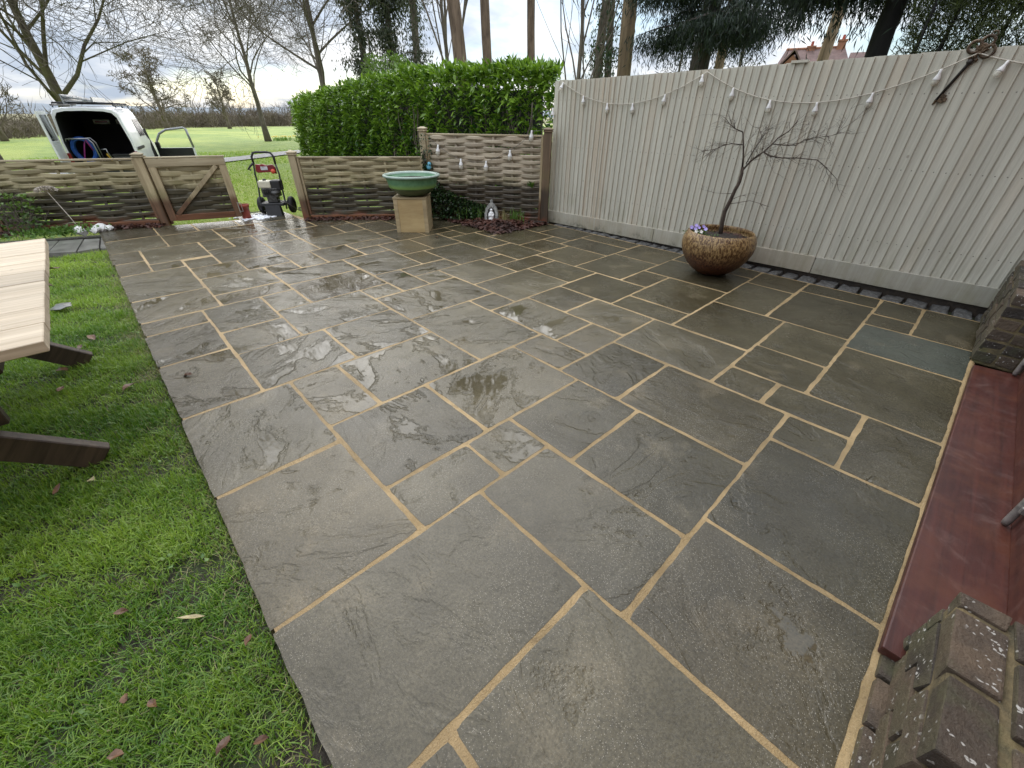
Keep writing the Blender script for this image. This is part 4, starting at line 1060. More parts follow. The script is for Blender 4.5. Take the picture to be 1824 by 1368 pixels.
for i in range(260):
    a, r = rdm.uniform(0, 6.28), .30 * math.sqrt(rdm.random())
    q = Euler((rdm.uniform(-.5, .5), rdm.uniform(-.5, .5), rdm.uniform(0, 6))).to_matrix(); c = Vector((r * math.cos(a), r * math.sin(a), .392 - .09 * (r / .3) ** 2 * .25))
    s_ = rdm.uniform(.5, 1.4)
    ch.add([c + q @ Vector(p) * s_ for p in ((-.014, -.006, 0), (.014, -.005, .002), (.012, .006, .005), (-.012, .006, .003))], [(0, 1, 2, 3)])
tag(ch.build('leaf_litter', M['bark_chip'], pot), kind='stuff')

# ---------------------------------------------------------------- bark bed with ornament
def bed_surface():
    V = []; F = []; n = 22
    for j in range(n + 1):
        y = 3.30 + (4.24 - 3.30) * j / n
        xf = fence_x(y) + .03
        for i in range(n + 1):
            x = xf + (-3.50 - xf) * i / n
            e = min(i / n * 3, (n - i) / n * 5, j / n * 6, 1)
            V.append((x, y - .02 + .02 * nz(x * 5, 1.), .005 + .045 * e + .02 * nz(x * 6, y * 6) * e))
    for j in range(n):
        for i in range(n): F.append((j * (n + 1) + i, j * (n + 1) + i + 1, (j + 1) * (n + 1) + i + 1, (j + 1) * (n + 1) + i))
    # strip in front of panel 1
    return V, F
bed = empty('planting_bed', (0, 0, 0), 0, 'bark mulched bed below the tall woven panel', 'flower bed')
V, F = bed_surface(); MB().add(V, F).build('soil', M['soil'], bed, smooth=True)
mb = MB()
for i in range(2600):
    y = rdm.uniform(3.24, 4.22); xf = fence_x(y) + .03; x = rdm.uniform(xf, -3.47)
    if rdm.random() < .12: x, y = rdm.uniform(-4.9, -3.5), rdm.uniform(3.2, 3.3)
    e = min((x - xf) * 3, (-3.5 - x) * 5, (y - 3.3) * 6, 1); e = max(e, 0)
    z = .012 + .045 * e + .02 * nz(x * 6, y * 6) * e + rdm.uniform(0, .012)
    q = Euler((rdm.uniform(-.5, .5), rdm.uniform(-.5, .5), rdm.uniform(0, 6))).to_matrix(); s_ = rdm.uniform(.5, 1.5)
    c = Vector((x, y, z))
    mb.add([c + q @ Vector(p) * s_ for p in ((-.03, -.008, 0), (.03, -.007, .0), (.028, .008, .006), (-.027, .008, .006))], [(0, 1, 2, 3)])
tag(mb.build('bark_chips', M['bark_chip'], bed), kind='stuff')
# loose mulch along the foot of the low panels
for A, B, nm in ((Pm1, Vector(P0), 0), (Vector(P1), Vector(P2), 1)):
    mb = MB(); d = (B - A).normalized(); nrm = Vector((d.y, -d.x))
    for i in range(700):
        t = rdm.uniform(0, (B - A).length); o = rdm.random() ** 1.6 * .16 + .02
        c = A + d * t + nrm * o; s_ = rdm.uniform(.5, 1.3)
        q = Euler((rdm.uniform(-.5, .5), rdm.uniform(-.5, .5), rdm.uniform(0, 6))).to_matrix()
        mb.add([Vector((c.x, c.y, .012 + rdm.uniform(0, .05) * (1 - o * 5 if o < .2 else 0))) + q @ Vector(p) * s_ for p in ((-.028, -.007, 0), (.028, -.006, 0), (.024, .008, .006), (-.024, .007, .006))], [(0, 1, 2, 3)])
    tag(mb.build('bark_mulch', M['bark_chip']), ('reddish bark litter along the foot of the low panel by the van', 'reddish bark litter along the foot of the panel behind the bowl')[nm], 'mulch', kind='stuff')
# grotto ornament
go = empty('grotto_ornament', (-4.10, 3.62, .02), R(42), 'grey stone grotto ornament with a white figure in the bed', 'ornament')
arch = [(-.10, 0), (-.105, .12), (-.085, .20), (-.045, .255), (-.018, .275), (-.018, .31), (0, .325), (.018, .31), (.018, .275), (.045, .255), (.085, .20), (.105, .12), (.10, 0), (.06, 0), (.062, .12), (.045, .18), (.0, .215), (-.045, .18), (-.062, .12), (-.06, 0)]
MX = Matrix(((1, 0, 0, 0), (0, 0, 1, 0), (0, 1, 0, 0), (0, 0, 0, 1)))
mb = MB(); mb.prism(arch, -.05, .05, MX); 
mb.build('arch', M['grey_stone'], go, rot=(-.16, 0, 0), bevel=.008, seg=2)
bk = MB(); bk.prism([(-.09, 0), (-.09, .14), (-.05, .22), (.05, .22), (.09, .14), (.09, 0)], .03, .055, MX); bk.build('back', M['grey_stone'], go, rot=(-.16, 0, 0))
fg = MB(); fg.lathe([(.05, 0), (.046, .03), (.036, .07), (.034, .10), (.038, .12), (.030, .138), (.016, .146)], 16, (0, -.035, .01), 1, .7); fg.lathe([(.0, 0), (.017, .006), (.022, .022), (.017, .038), (.0, .045)], 14, (0, -.038, .152)); 
fg.tube([(-.034, -.035, .12), (-.03, -.06, .085), (-.003, -.072, .10)], [.012, .010, .007], 8); fg.tube([(.034, -.035, .12), (.03, -.06, .085), (.003, -.072, .10)], [.012, .010, .007], 8)
fg.build('figure', M['white_paint'], go, rot=(-.16, 0, 0), smooth=True)
# blue bird on the rim of the post rail
bd = empty('bird_ornament', (-4.985, 3.13, .70), R(-10), 'small blue ceramic bird at the slim post above the bowl', 'ornament')
mb = blob(MB(), (0, 0, .05), .045, 1, (1.25, .9, .95), 3, .05); mb = blob(mb, (.045, 0, .095), .029, 2, (1, .95, .95), 3, .03); mb.tube([(-.04, 0, .045), (-.075, 0, .03), (-.105, 0, .012)], [.024, .016, .008], 8); mb.tube([(.07, 0, .095), (.09, 0, .09)], [.008, .001], 6)
mb.build('body', M['blue_bird'], bd, smooth=True)
MB().box((.0, -.0, -.03), (.02, .02, .1)).build('perch', M['dark_iron'], bd)

# ---------------------------------------------------------------- pressure washer at the gate
pw = empty('pressure_washer', (-7.02, 1.40, .0), R(56), 'petrol pressure washer with red panel standing in the gateway', 'pressure washer')
# local: x to the right as seen, -y towards the patio
hw_ = .175
def wtube(pts, r, name, m='black_plastic'): MB().tube(pts, r, 8).build(name, M[m], pw, smooth=True)
for sx in (-1, 1):
    wtube([(sx * .20, -.14, .10), (sx * .19, -.10, .20), (sx * hw_, -.02, .45), (sx * (hw_ + .005), .0, .60), (sx * .16, .01, .75)], .013, 'frame_tube')
wtube([(-.16, .01, .74), (-.162, .015, .84), (-.13, .02, .895), (-.08, .02, .905), (.08, .02, .905), (.13, .02, .895), (.162, .015, .84), (.16, .01, .74)], .017, 'handle')
rp = MB(); rp.prism([(-.15, .64), (-.13, .74), (-.06, .735), (-.03, .745), (.02, .725), (.12, .735), (.15, .69), (.15, .60), (.09, .63), (-.12, .62)], -.03, .02, MX)
rp.build('control_panel', M['red_plastic'], pw, bevel=.008, seg=2)
MB().box((-.01, -.034, .685), (.10, .006, .05)).build('label_plate', M['label_white'], pw)
blob(MB(), (.115, -.045, .64), .035, 3, (1, .7, 1), 2, .05).build('gun_grip', M['orange_plastic'], pw, smooth=True)
wtube([(-.21, -.02, .66), (-.25, -.03, .67), (-.20, -.03, .72), (-.15, -.02, .76)], .014, 'hose_hook')
MB().box((-.065, .0, .455), (.19, .16, .105)).build('fuel_tank', M['cream_plastic'], pw, bevel=.02, seg=3)
MB().lathe([(.026, 0), (.026, .02), (.018, .024)], 14, (-.07, 0, .507)).build('fuel_cap', M['black_plastic'], pw)
MB().box((.10, .0, .44), (.15, .17, .15)).build('air_cleaner', M['black_plastic'], pw, bevel=.02, seg=2)
eb = MB(); eb.box((-.01, 0, .335), (.24, .18, .13)); 
for i in range(6): eb.box((-.09 + i * .03, -.098, .345), (.008, .03, .09))
eb.build('engine_block', M['engine'], pw, bevel=.004, seg=1)
MB().lathe([(.06, -.03), (.075, 0), (.06, .03)], 18, (.08, -.09, .34)).build('recoil_starter', M['engine'], pw)
MB().box((-.0, -.02, .235), (.16, .14, .09)).build('pump', M['engine'], pw, bevel=.01, seg=1)
MB().box((0, -.03, .17), (.36, .30, .04)).build('base_plate', M['black_plastic'], pw, bevel=.006, seg=1)
sk = MB(); sk.add([(-.115, -.19, .16), (.115, -.19, .16), (.135, -.24, .0), (-.10, -.24, .0), (-.115, -.12, .16), (.115, -.12, .16), (.13, -.10, 0), (-.10, -.10, 0)], [(0, 1, 2, 3), (5, 4, 7, 6), (1, 5, 6, 2), (4, 0, 3, 7), (4, 5, 1, 0), (3, 2, 6, 7)])
sk.build('front_skid', M['rubber'], pw, bevel=.01, seg=2)
for sx in (-1, 1):
    w = MB(); prof = [(.05, -.035), (.105, -.04), (.125, -.025), (.13, 0), (.125, .025), (.105, .04), (.05, .035)]
    V = []; n = 28
    for r, z in prof:
        for k in range(n): V.append((z, r * math.cos(2 * math.pi * k / n), r * math.sin(2 * math.pi * k / n)))
    F = [(i * n + k, i * n + (k + 1) % n, (i + 1) * n + (k + 1) % n, (i + 1) * n + k) for i in range(len(prof) - 1) for k in range(n)]
    wh = empty('wheel', (sx * .235, .06, .13)); wh.parent = pw
    w.add(V, F).build('tyre', M['rubber'], wh, smooth=True)
    hub = MB().lathe([(.0, -.03), (.05, -.028), (.06, 0), (.05, .028), (.0, .03)], 20); hub.build('rim', M['engine'], wh, rot=(0, R(90), 0), smooth=True)
wtube([(-.23, .06, .13), (.23, .06, .13)], .011, 'axle', 'steel')
hs = empty('pressure_hose', (-6.98, 1.42, 0), 0, 'thin grey pressure hose looped on the ground beside the washer', 'hose')
def coil(c, r, n, turns, z0=.012):
    return [(c[0] + r * (1 + .05 * math.sin(3 * t)) * math.cos(t), c[1] + r * .8 * math.sin(t), z0 + .008 * (i / n) * turns + .03 * max(0, math.sin(t * .7))) for i, t in ((i, turns * 6.283 * i / n) for i in range(n + 1))]
MB().tube([(.12, .0, .24), (.2, .1, .18), (.1, .25, .06)] + coil((-.02, .42), .13, 60, 2.6), .006, 6).build('hose_line', M['dark_cable'], hs, smooth=True)
MB().tube([(-.7, -.95, .02), (-.55, -.6, .02), (-.25, -.35, .03), (-.1, -.15, .06), (-.06, -.02, .18)], .007, 6).build('inlet_hose', M['dark_cable'], hs, smooth=True)
# foam and puddle at the gate threshold
mb = MB(); rf = random.Random(5)
for i in range(170):
    x, y = -6.93 + rf.gauss(0, .13), 1.10 + rf.gauss(0, .13)
    if x > -6.74: continue
    blob(mb, (x, y, .006), rf.uniform(.012, .04), i, (1.2, 1.2, .35), 1, .3)
tag(mb.build('soap_foam', M['foam'], smooth=True), 'white soap foam puddle on the gateway threshold', 'foam', kind='stuff')
rpt = empty('terracotta_pot', (-6.93, .90, 0), 0, 'small red plant pot beside the gate latch', 'pot')
MB().lathe([(.055, 0), (.062, .0), (.068, .17), (.078, .172), (.082, .215), (.074, .216), (.068, .18), (.06, .16)], 24).build('body', M['terracotta'], rpt, smooth=True)
MB().lathe([(.0, .165), (.062, .163)], 16).build('compost', M['soil'], rpt)
# ---------------------------------------------------------------- foliage helpers
def unit(a): return a / np.maximum(np.linalg.norm(a, axis=-1, keepdims=True), 1e-9)
def leaves(name, P, D, L, W, material, parent=None, g=None, cup=.18, tint=None, kind=None, side=None):
    """n leaves: base points P, axes D, lengths L, widths W; four folded triangles each"""
    g = g or rng
    n = len(P); D = unit(D)
    S = side if side is not None else unit(np.cross(D, g.normal(size=(n, 3))))
    N = np.cross(S, D)
    L = np.broadcast_to(L, n)[:, None]; W = np.broadcast_to(W, n)[:, None]
    mid = P + D * L * .45 - N * L * 0
    l = mid + S * W * .5 + N * W * cup; r = mid - S * W * .5 + N * W * cup
    tip = P + D * L - N * L * .12
    V = np.stack([P, l, mid, r, tip], 1).reshape(-1, 3)
    b = np.arange(n)[:, None] * 5
    F = np.concatenate([b + np.array([[0, 2, 1]]), b + np.array([[0, 3, 2]]), b + np.array([[1, 2, 4]]), b + np.array([[2, 3, 4]])], 1).reshape(-1, 3)
    me = arr_mesh(name, V, F, material)
    t = tint if tint is not None else g.random(n)
    t = np.repeat(t, 5); col_attr(me, 'tint', np.stack([t, t, t, np.ones_like(t)], 1))
    o = link(name, me, parent)
    if kind: o['kind'] = kind
    return o
def blades(name, P, H, W, material, parent=None, g=None, lean=.6, tint=None):
    g = g or rng
    n = len(P); a = g.random(n) * 2 * np.pi
    d = np.stack([np.cos(a), np.sin(a), np.zeros(n)], 1); s = np.stack([-d[:, 1], d[:, 0], np.zeros(n)], 1)
    H = np.broadcast_to(H, n)[:, None]; W = np.broadcast_to(W, n)[:, None]
    le = (g.random(n)[:, None] ** 1.2) * lean
    upv = np.array([0, 0, 1.])
    m = P + upv * H * .55 * (1 - le * .25) + d * H * le * .35
    t = P + upv * H * (1 - le * .55) + d * H * le * 1.0
    V = np.stack([P - s * W * .5, P + s * W * .5, m - s * W * .45, m + s * W * .45, t], 1).reshape(-1, 3)
    b = np.arange(n)[:, None] * 5
    F = np.concatenate([b + np.array([[0, 1, 2]]), b + np.array([[1, 3, 2]]), b + np.array([[2, 3, 4]])], 1).reshape(-1, 3)
    me = arr_mesh(name, V, F, material)
    tt = np.repeat(tint if tint is not None else g.random(n), 5); col_attr(me, 'tint', np.stack([tt, tt, tt, np.ones_like(tt)], 1))
    return link(name, me, parent)
def vnoise(x, y, s, k=0.0):
    """cheap smooth 2-D noise for arrays"""
    return (np.sin(x * s * 1.7 + 1.3 + k) * np.cos(y * s * 1.3 - .7 + k * 2) + .6 * np.sin(x * s * 3.9 - y * s * 2.7 + k) + .4 * np.sin(x * s * 7.3 + y * s * 8.1 + 2 * k)) / 2.0

# ---------------------------------------------------------------- lawn
n = 300000
x = rng.uniform(-6.3, 1.0, n); y = -.889 - rng.random(n) ** .9 * 1.35
d = np.hypot(x - CAM.x, y - CAM.y)
keep = rng.random(n) < np.clip(1.25 - d * .14, .35, 1)
thin = vnoise(x, y, 4.2) + .7 * vnoise(x, y, 10., 2.) + .35 * vnoise(x, y, 25., 5.)
keep &= rng.random(n) < np.clip(.82 + .65 * thin, .28, 1)
keep &= ~((x > -7.3) & (x < -6.2))
x, y, d, thin = x[keep], y[keep], d[keep], thin[keep]
edge = np.clip((-.895 - y) / .10, 0, 1)
H = (.021 + .038 * rng.random(len(x)) ** 1.5) * (1 + .35 * np.clip(thin, -1, 1)) * (.75 + .25 * edge)
P = np.stack([x, y, np.full(len(x), -.034)], 1)
tint = np.clip(.38 + .34 * vnoise(x, y, 2.3, 7.) + rng.normal(0, .2, len(x)) + np.clip((-x - 3.2) * .12, 0, .35), 0, 1)
lg = blades('lawn_grass', P, H, .0020 + .0014 * rng.random(len(x)) + d * .0003, M['grass'], lean=1.5, tint=tint)
tag(lg, 'short wet green lawn grass beside the patio', 'grass', kind='stuff')
n = 30000
x = rng.uniform(-6.3, .95, n); y = -.885 - rng.random(n) ** 1.5 * 1.3
k = (rng.random(n) < np.where((x < -2.2) & (x > -4.8) & (y > -1.02), 1., .32))
x, y = x[k], y[k]
dg = blades('dry_grass', np.stack([x, y, np.full(len(x), -.034)], 1), .018 + .035 * rng.random(len(x)), .0022, M['grass_dry'], lean=1.8)
tag(dg, 'straw coloured dead grass through the lawn edge', 'grass', kind='stuff')
# broad weed leaves pressed flat in the lawn
n = 700
x = rng.uniform(-3.5, .6, n); y = rng.uniform(-1.7, -.9, n); k = vnoise(x, y, 6., 9.) > .45; x, y = x[k], y[k]; n = len(x)
a = rng.random(n) * 6.28
tag(leaves('clover_leaves', np.stack([x, y, np.full(n, -.012)], 1), np.stack([np.cos(a), np.sin(a), .25 * rng.random(n)], 1), .022, .016, M['spring_leaf'], side=np.stack([-np.sin(a), np.cos(a), 0 * a], 1)), 'low clover and weed leaves in the lawn', 'weeds', kind='stuff')
# rougher grass outside the gate
n = 80000
dd = 7.2 + 26 * rng.random(n) ** 1.5; az = np.radians(rng.uniform(66, 99, n))
x = CAM.x - dd * np.sin(az); y = CAM.y + dd * np.cos(az)
k = x < np.interp(y, [-3.5, -1.53, -.17, .80, 1.57, 3.14, 4.25], [-8.95, -7.96, -7.28, -7.05, -7.2, -6.9, -6.9]) - .08
x, y, dd = x[k], y[k], dd[k]
zz = np.interp(dd, ZR, ZZ)
H = (.035 + .05 * rng.random(len(x))) * (1 + dd * .012)
fg_ = blades('field_grass', np.stack([x, y, zz - .03], 1), H, .004 + dd * .0007, M['grass'], lean=1.1, tint=np.clip(.72 + .15 * vnoise(x, y, .6, 3.) + rng.normal(0, .12, len(x)), 0, 1))
tag(fg_, 'bright green field grass beyond the gate', 'grass', kind='stuff')

# fallen leaves
def leaf_obj(x, y, s, rz, label, m='dead_leaf', slim=False, z=.012, group=None):
    pts = [(-.5, 0), (-.25, .2), (.05, .26), (.3, .15), (.5, 0), (.3, -.15), (.05, -.26), (-.25, -.2)] if not slim else [(-.5, 0), (-.2, .09), (.15, .10), (.5, 0), (.15, -.10), (-.2, -.09)]
    rd = random.Random(int(x * 1000))
    V = [(px * s, py * s, .35 * abs(py) * s + rd.uniform(-.08, .12) * s) for px, py in pts]; nn = len(V)
    V += [(0, 0, 0)]; V2 = [(a, b, c - .0012) for a, b, c in V]
    F = [(i, (i + 1) % nn, nn) for i in range(nn)] + [((i + 1) % nn + nn + 1, i + nn + 1, nn + nn + 1) for i in range(nn)] + [(i, i + nn + 1, (i + 1) % nn + nn + 1, (i + 1) % nn) for i in range(nn)]
    o = MB().add(V + V2, F).build('fallen_leaf', M[m], None, (x, y, z), (rd.uniform(-.3, .3), rd.uniform(-.3, .3), rz))
    return tag(o, label, 'leaf', 'dead leaves on the lawn')
leaf_obj(-.229, -1.069, .085, 1.0, 'slender pale yellow leaf lying on the near lawn', 'pale_leaf', True)
for i, (xx, yy, s) in enumerate([(-.091, -1.257, .04), (-.414, -1.239, .04), (-1.294, -1.387, .06), (-2.655, -1.351, .09), (-2.128, -1.052, .09), (-3.141, -1.178, .09), (-4.887, -1.443, .12), (-2.37, -1.361, .07), (.051, -1.29, .045), (.221, -1.077, .05), (-.02, -1.2, .04), (-5.513, -1.366, .10), (-3.0, -1.25, .06), (.28, -1.0, .04), (-.02, -.95, .04)]):
    leaf_obj(xx, yy, s, i * 1.3, ['small orange brown leaf on the lawn below the pale slender leaf', 'small tan leaf on the lawn left of the pale slender leaf', 'long brown leaf on the lawn under the near table leg', 'large brown leaf on the lawn between the two table legs', 'upright brown leaf on the lawn close to the patio edge', 'broad brown leaf beside the tip of the far table leg', 'largest brown leaf on the far lawn beside the table top', 'brown leaf on the lawn just above the near table leg'][i] if i < 8 else 'curled brown dead leaf lying in the lawn')
leaf_obj(-1.267, -1.273, .06, .4, 'pale tan leaf on the lawn in front of the table leg', 'pale_leaf')
leaf_obj(-2.041, -.764, .07, .8, 'dry curled leaf lying on a wet paving slab', 'dead_leaf', z=.01)
leaf_obj(-3.93, 2.47, .05, .3, 'tiny red leaf on the paving in front of the plinth', 'dead_leaf', z=.01)

# ---------------------------------------------------------------- laurel hedge
hg = empty('laurel_hedge', (-9.3, 5.4, 0), 0, 'long clipped laurel hedge with glossy green leaves', 'hedge')
def hz_top(x): return np.interp(x, [-15.3, -14.6, -12, -8, -5, -3.8], [1.45, 1.74, 1.93, 2.14, 2.05, 1.98])
def inpos(P): return P - np.array([-9.3, 5.4, 0])
Ps = []; Ds = []; Ls = []
g = np.random.default_rng(3)
def hedge_leaf(n, fn):
    P, N = fn(n); Ps.append(P); Ds.append(N)
def front(n):
    x = -3.75 - 11.2 * g.random(n) ** 1.25; z = g.random(n)
    zt_ = hz_top(x); z = -.1 + z * (zt_ + .1)
    depth = g.exponential(.10, n)
    y = 4.70 + .16 * vnoise(x, z, 2.1) + .12 * vnoise(x, z, 5., 3.) + np.clip((z - zt_ + .35), 0, 1) * .5 + depth + np.clip(-14.2 - x, 0, 2) ** 2 * .5
    N = np.stack([g.normal(0, .45, n), -1 + 0 * x, g.normal(.35, .5, n)], 1)
    return np.stack([x, y, z], 1), N
def top(n):
    x = -3.75 - 11.2 * g.random(n) ** 1.2; y = 4.75 + 1.2 * g.random(n)
    z = hz_top(x) - .05 + .10 * vnoise(x, y, 2.5) + .10 * g.random(n) - g.exponential(.06, n)
    return np.stack([x, y, z], 1), np.stack([g.normal(0, .55, n), g.normal(-.4, .5, n), 1 + 0 * x], 1)
def end(n):
    y = 4.75 + 1.3 * g.random(n); z = -.5 + g.random(n) * 2.2
    x = -14.95 - .25 * np.sin((y - 4.7) / 1.4 * np.pi) + .1 * vnoise(y, z, 3.) + np.clip(z - 1.35, 0, 1) ** 2 * .9 + g.exponential(.08, n)
    return np.stack([x, y, z], 1), np.stack([-1 + 0 * x, g.normal(-.3, .4, n), g.normal(.4, .4, n)], 1)
def rend(n):
    y = 4.7 + 1.2 * g.random(n); z = g.random(n) * 2.0; x = -3.72 - g.exponential(.08, n) + .05 * vnoise(y, z, 3.)
    return np.stack([x, y, z], 1), np.stack([1 + 0 * x, g.normal(-.3, .4, n), g.normal(.4, .4, n)], 1)
hedge_leaf(21000, front); hedge_leaf(8000, top); hedge_leaf(2600, end)
P = np.concatenate(Ps); D = unit(np.concatenate(Ds) + g.normal(0, .35, (len(P), 3)))
# bare stems show through low on the near side
k0 = P[:, 0] < -3.85 - np.clip(P[:, 1] - 4.72, 0, 9) * .95 + g.normal(0, .06, len(P)); P, D = P[k0], D[k0]
k = ~((P[:, 0] > -7.5) & (P[:, 2] < 1.5) & (g.random(len(P)) < .45 + .3 * vnoise(P[:, 0], P[:, 2], 3., 5.)))
P, D = P[k], D[k]
side = unit(np.cross(D, np.array([0, 0, 1.])) + g.normal(0, .35, P.shape))
tint = np.clip(.26 + .36 * (P[:, 2] / 2.) + g.normal(0, .30, len(P)) + np.clip((-P[:, 0] - 11) * .07, 0, .25), 0, 1)  # top light and the sunlit left end are painted into the leaf tint
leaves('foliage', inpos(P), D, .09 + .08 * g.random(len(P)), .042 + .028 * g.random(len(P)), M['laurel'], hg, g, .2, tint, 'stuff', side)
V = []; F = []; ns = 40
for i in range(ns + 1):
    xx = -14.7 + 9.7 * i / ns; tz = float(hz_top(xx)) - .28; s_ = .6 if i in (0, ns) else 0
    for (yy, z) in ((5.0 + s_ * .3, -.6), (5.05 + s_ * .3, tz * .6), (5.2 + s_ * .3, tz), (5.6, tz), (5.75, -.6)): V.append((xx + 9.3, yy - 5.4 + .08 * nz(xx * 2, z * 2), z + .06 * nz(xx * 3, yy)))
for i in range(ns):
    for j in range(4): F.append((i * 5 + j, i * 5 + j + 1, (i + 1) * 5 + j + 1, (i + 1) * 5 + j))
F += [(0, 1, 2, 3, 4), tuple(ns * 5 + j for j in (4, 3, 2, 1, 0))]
MB().add(V, F).build('shade_core', simple('hedge_shadow', (0.012, 0.014, 0.008), .9, .5, 4.), hg)  # added dark core: its near black colour stands in for inner shade
mb = MB()
for i in range(70):
    xx = -3.9 - 5 * random.random(); p = Vector((xx + 9.3, -.62 + random.uniform(-.08, .2), -.1)); pts = [p]
    for k in range(6): pts.append(pts[-1] + Vector((random.uniform(-.1, .1), random.uniform(-.06, .06), .28)))
    mb.tube(pts, [random.uniform(.008, .02) * (1 - .1 * k) for k in range(7)], 5)
tag(mb.build('stems', M['bark'], hg, smooth=True), kind='stuff')

# ---------------------------------------------------------------- bed plants, ivy, shrub, dried flower
g = np.random.default_rng(8)
n = 1500
u = g.random(n) ** 1.4 * 1.05; z = g.random(n)
hmax = np.interp(u, [0, .12, .3, .6, 1.05], [.95, .6, .42, .30, .16])
z = z * hmax
base = np.array([P2[0], P2[1]]) + np.outer(u, [d2.x, d2.y]); nrm = np.array([d2.y, -d2.x])
off_ = .04 + .16 * g.random(n) * (1 - z / np.maximum(hmax, .01)) + .03 * g.random(n)
P = np.column_stack([base + off_[:, None] * nrm, z + .04])
D = np.column_stack([np.outer(np.ones(n), nrm) + g.normal(0, .5, (n, 2)), g.normal(-.2, .5, n)])
iv = empty('ivy_plant', (P2[0], P2[1], 0), 0, 'dark ivy clump climbing the slim post and woven panel', 'ivy')
leaves('foliage', P - np.array([P2[0], P2[1], 0]), D, .045, .04, M['ivy_leaf'], iv, g, kind='stuff')
n = 320; z = .2 + 1.0 * g.random(n); a = g.random(n) * 6.28
P = np.stack([.02 + .062 * np.cos(a), -.02 + .062 * np.sin(a), z], 1) + np.array([d2.x, d2.y, 0]) * .035
leaves('post_ivy', P, np.stack([np.cos(a), np.sin(a), g.normal(-.5, .4, n)], 1), .035, .03, M['ivy_leaf'], iv, g, kind='stuff')
mb = MB()
for i in range(5): 
    p = Vector((.03, -.06, 0)); pts = [p]
    for k in range(8): pts.append(pts[-1] + Vector((random.uniform(-.015, .02), random.uniform(-.012, .012), .12)))
    mb.tube(pts, .005, 5)
mb.build('stem', M['bark'], iv)
def clump(name, loc, n, h, label, cat, m='spring_leaf', spread=.07, w=.012, lean=.5, group=None):
    o = empty(name, loc, 0, label, cat, group)
    P = np.stack([g.normal(0, spread, n), g.normal(0, spread * .7, n), np.zeros(n)], 1)
    b = blades('foliage', P, h * (.6 + .4 * g.random(n)), w, M[m], o, g, lean); b['kind'] = 'stuff'
    return o
clump('daffodil_clump', (-4.36, 3.55, .04), 60, .26, 'daffodil leaves sprouting beside the grotto ornament', 'plant')
clump('daffodil_clump', (-4.55, 3.42, .04), 40, .20, 'short daffodil shoots between the ivy and the grotto', 'plant')
clump('daffodil_clump', (-3.80, 3.86, .04), 45, .24, 'daffodil leaves near the dark brown end post', 'plant')
clump('dry_stem_clump', (-3.92, 3.72, .04), 40, .24, 'dry brown stems beside the grotto ornament', 'plant', 'grass_dry', .05, .006)
cl = empty('climber_leaf', (-3.70, 4.10, .50), 0, 'single bright green climber leaf on the tall woven panel', 'leaf')
leaves('leaf', np.array([[0, 0, 0], [.02, .0, .05], [-.02, 0, .03]]), np.array([[.2, -.5, 1], [.6, -.6, .6], [-.4, -.6, .8]]), .10, .08, M['box_leaf'], cl, g)
# shrub at the left edge
sh = empty('leafy_shrub', (-7.62, -1.66, 0), 0, 'leafy green shrub at the left end of the low panel', 'shrub')
n = 380; a = g.random(n) * 6.28; r = .30 * np.sqrt(g.random(n)); z = .02 + .50 * g.random(n)
P = np.stack([.7 * r * np.cos(a), r * np.sin(a), z], 1)
leaves('foliage', P, np.stack([np.cos(a), np.sin(a), g.normal(.3, .5, n)], 1), .05, .036, M['box_leaf'], sh, g, kind='stuff', tint=np.clip(.1 + z * 1.5 + g.normal(0, .2, n), 0, 1))
mb = MB()
for i in range(24): twig(mb, (random.uniform(-.1, .1), random.uniform(-.15, .15), 0), (random.uniform(-.3, .3), random.uniform(-.4, .4), 1), random.uniform(.3, .5), .005, 1, random)
tag(mb.build('twigs', M['bark'], sh), kind='stuff')
gc = empty('ground_cover_plant', (-7.40, -1.32, 0), 0, 'low variegated ground cover behind the slate path', 'plant')
n = 420; P = np.stack([g.normal(0, .09, n), g.normal(0, .2, n), .02 + .07 * g.random(n)], 1)
leaves('foliage', P, g.normal(0, 1, (n, 3)) + np.array([.5, 0, .6]), .055, .03, M['spring_leaf'], gc, g, kind='stuff')
df = empty('dried_flower', (-7.47, -1.07, 0), 0, 'dried pale hydrangea head on a bent stalk', 'flower')
MB().tube([(0, 0, 0), (-.05, -.045, .22), (-.12, -.11, .46), (-.135, -.125, .51)], [.006, .005, .004, .004], 6).build('stalk', M['dry_flower'], df, smooth=True)
n = 240; a = g.random(n) * 6.28; b = g.random(n) * 1.5
P = np.stack([.085 * np.sin(b) * np.cos(a), .10 * np.sin(b) * np.sin(a), .06 * np.cos(b)], 1) + np.array([-.14, -.13, .515])
leaves('flower_head', P, np.stack([np.cos(a), np.sin(a), .4 + 0 * a], 1), .028, .024, M['dry_flower'], df, g)

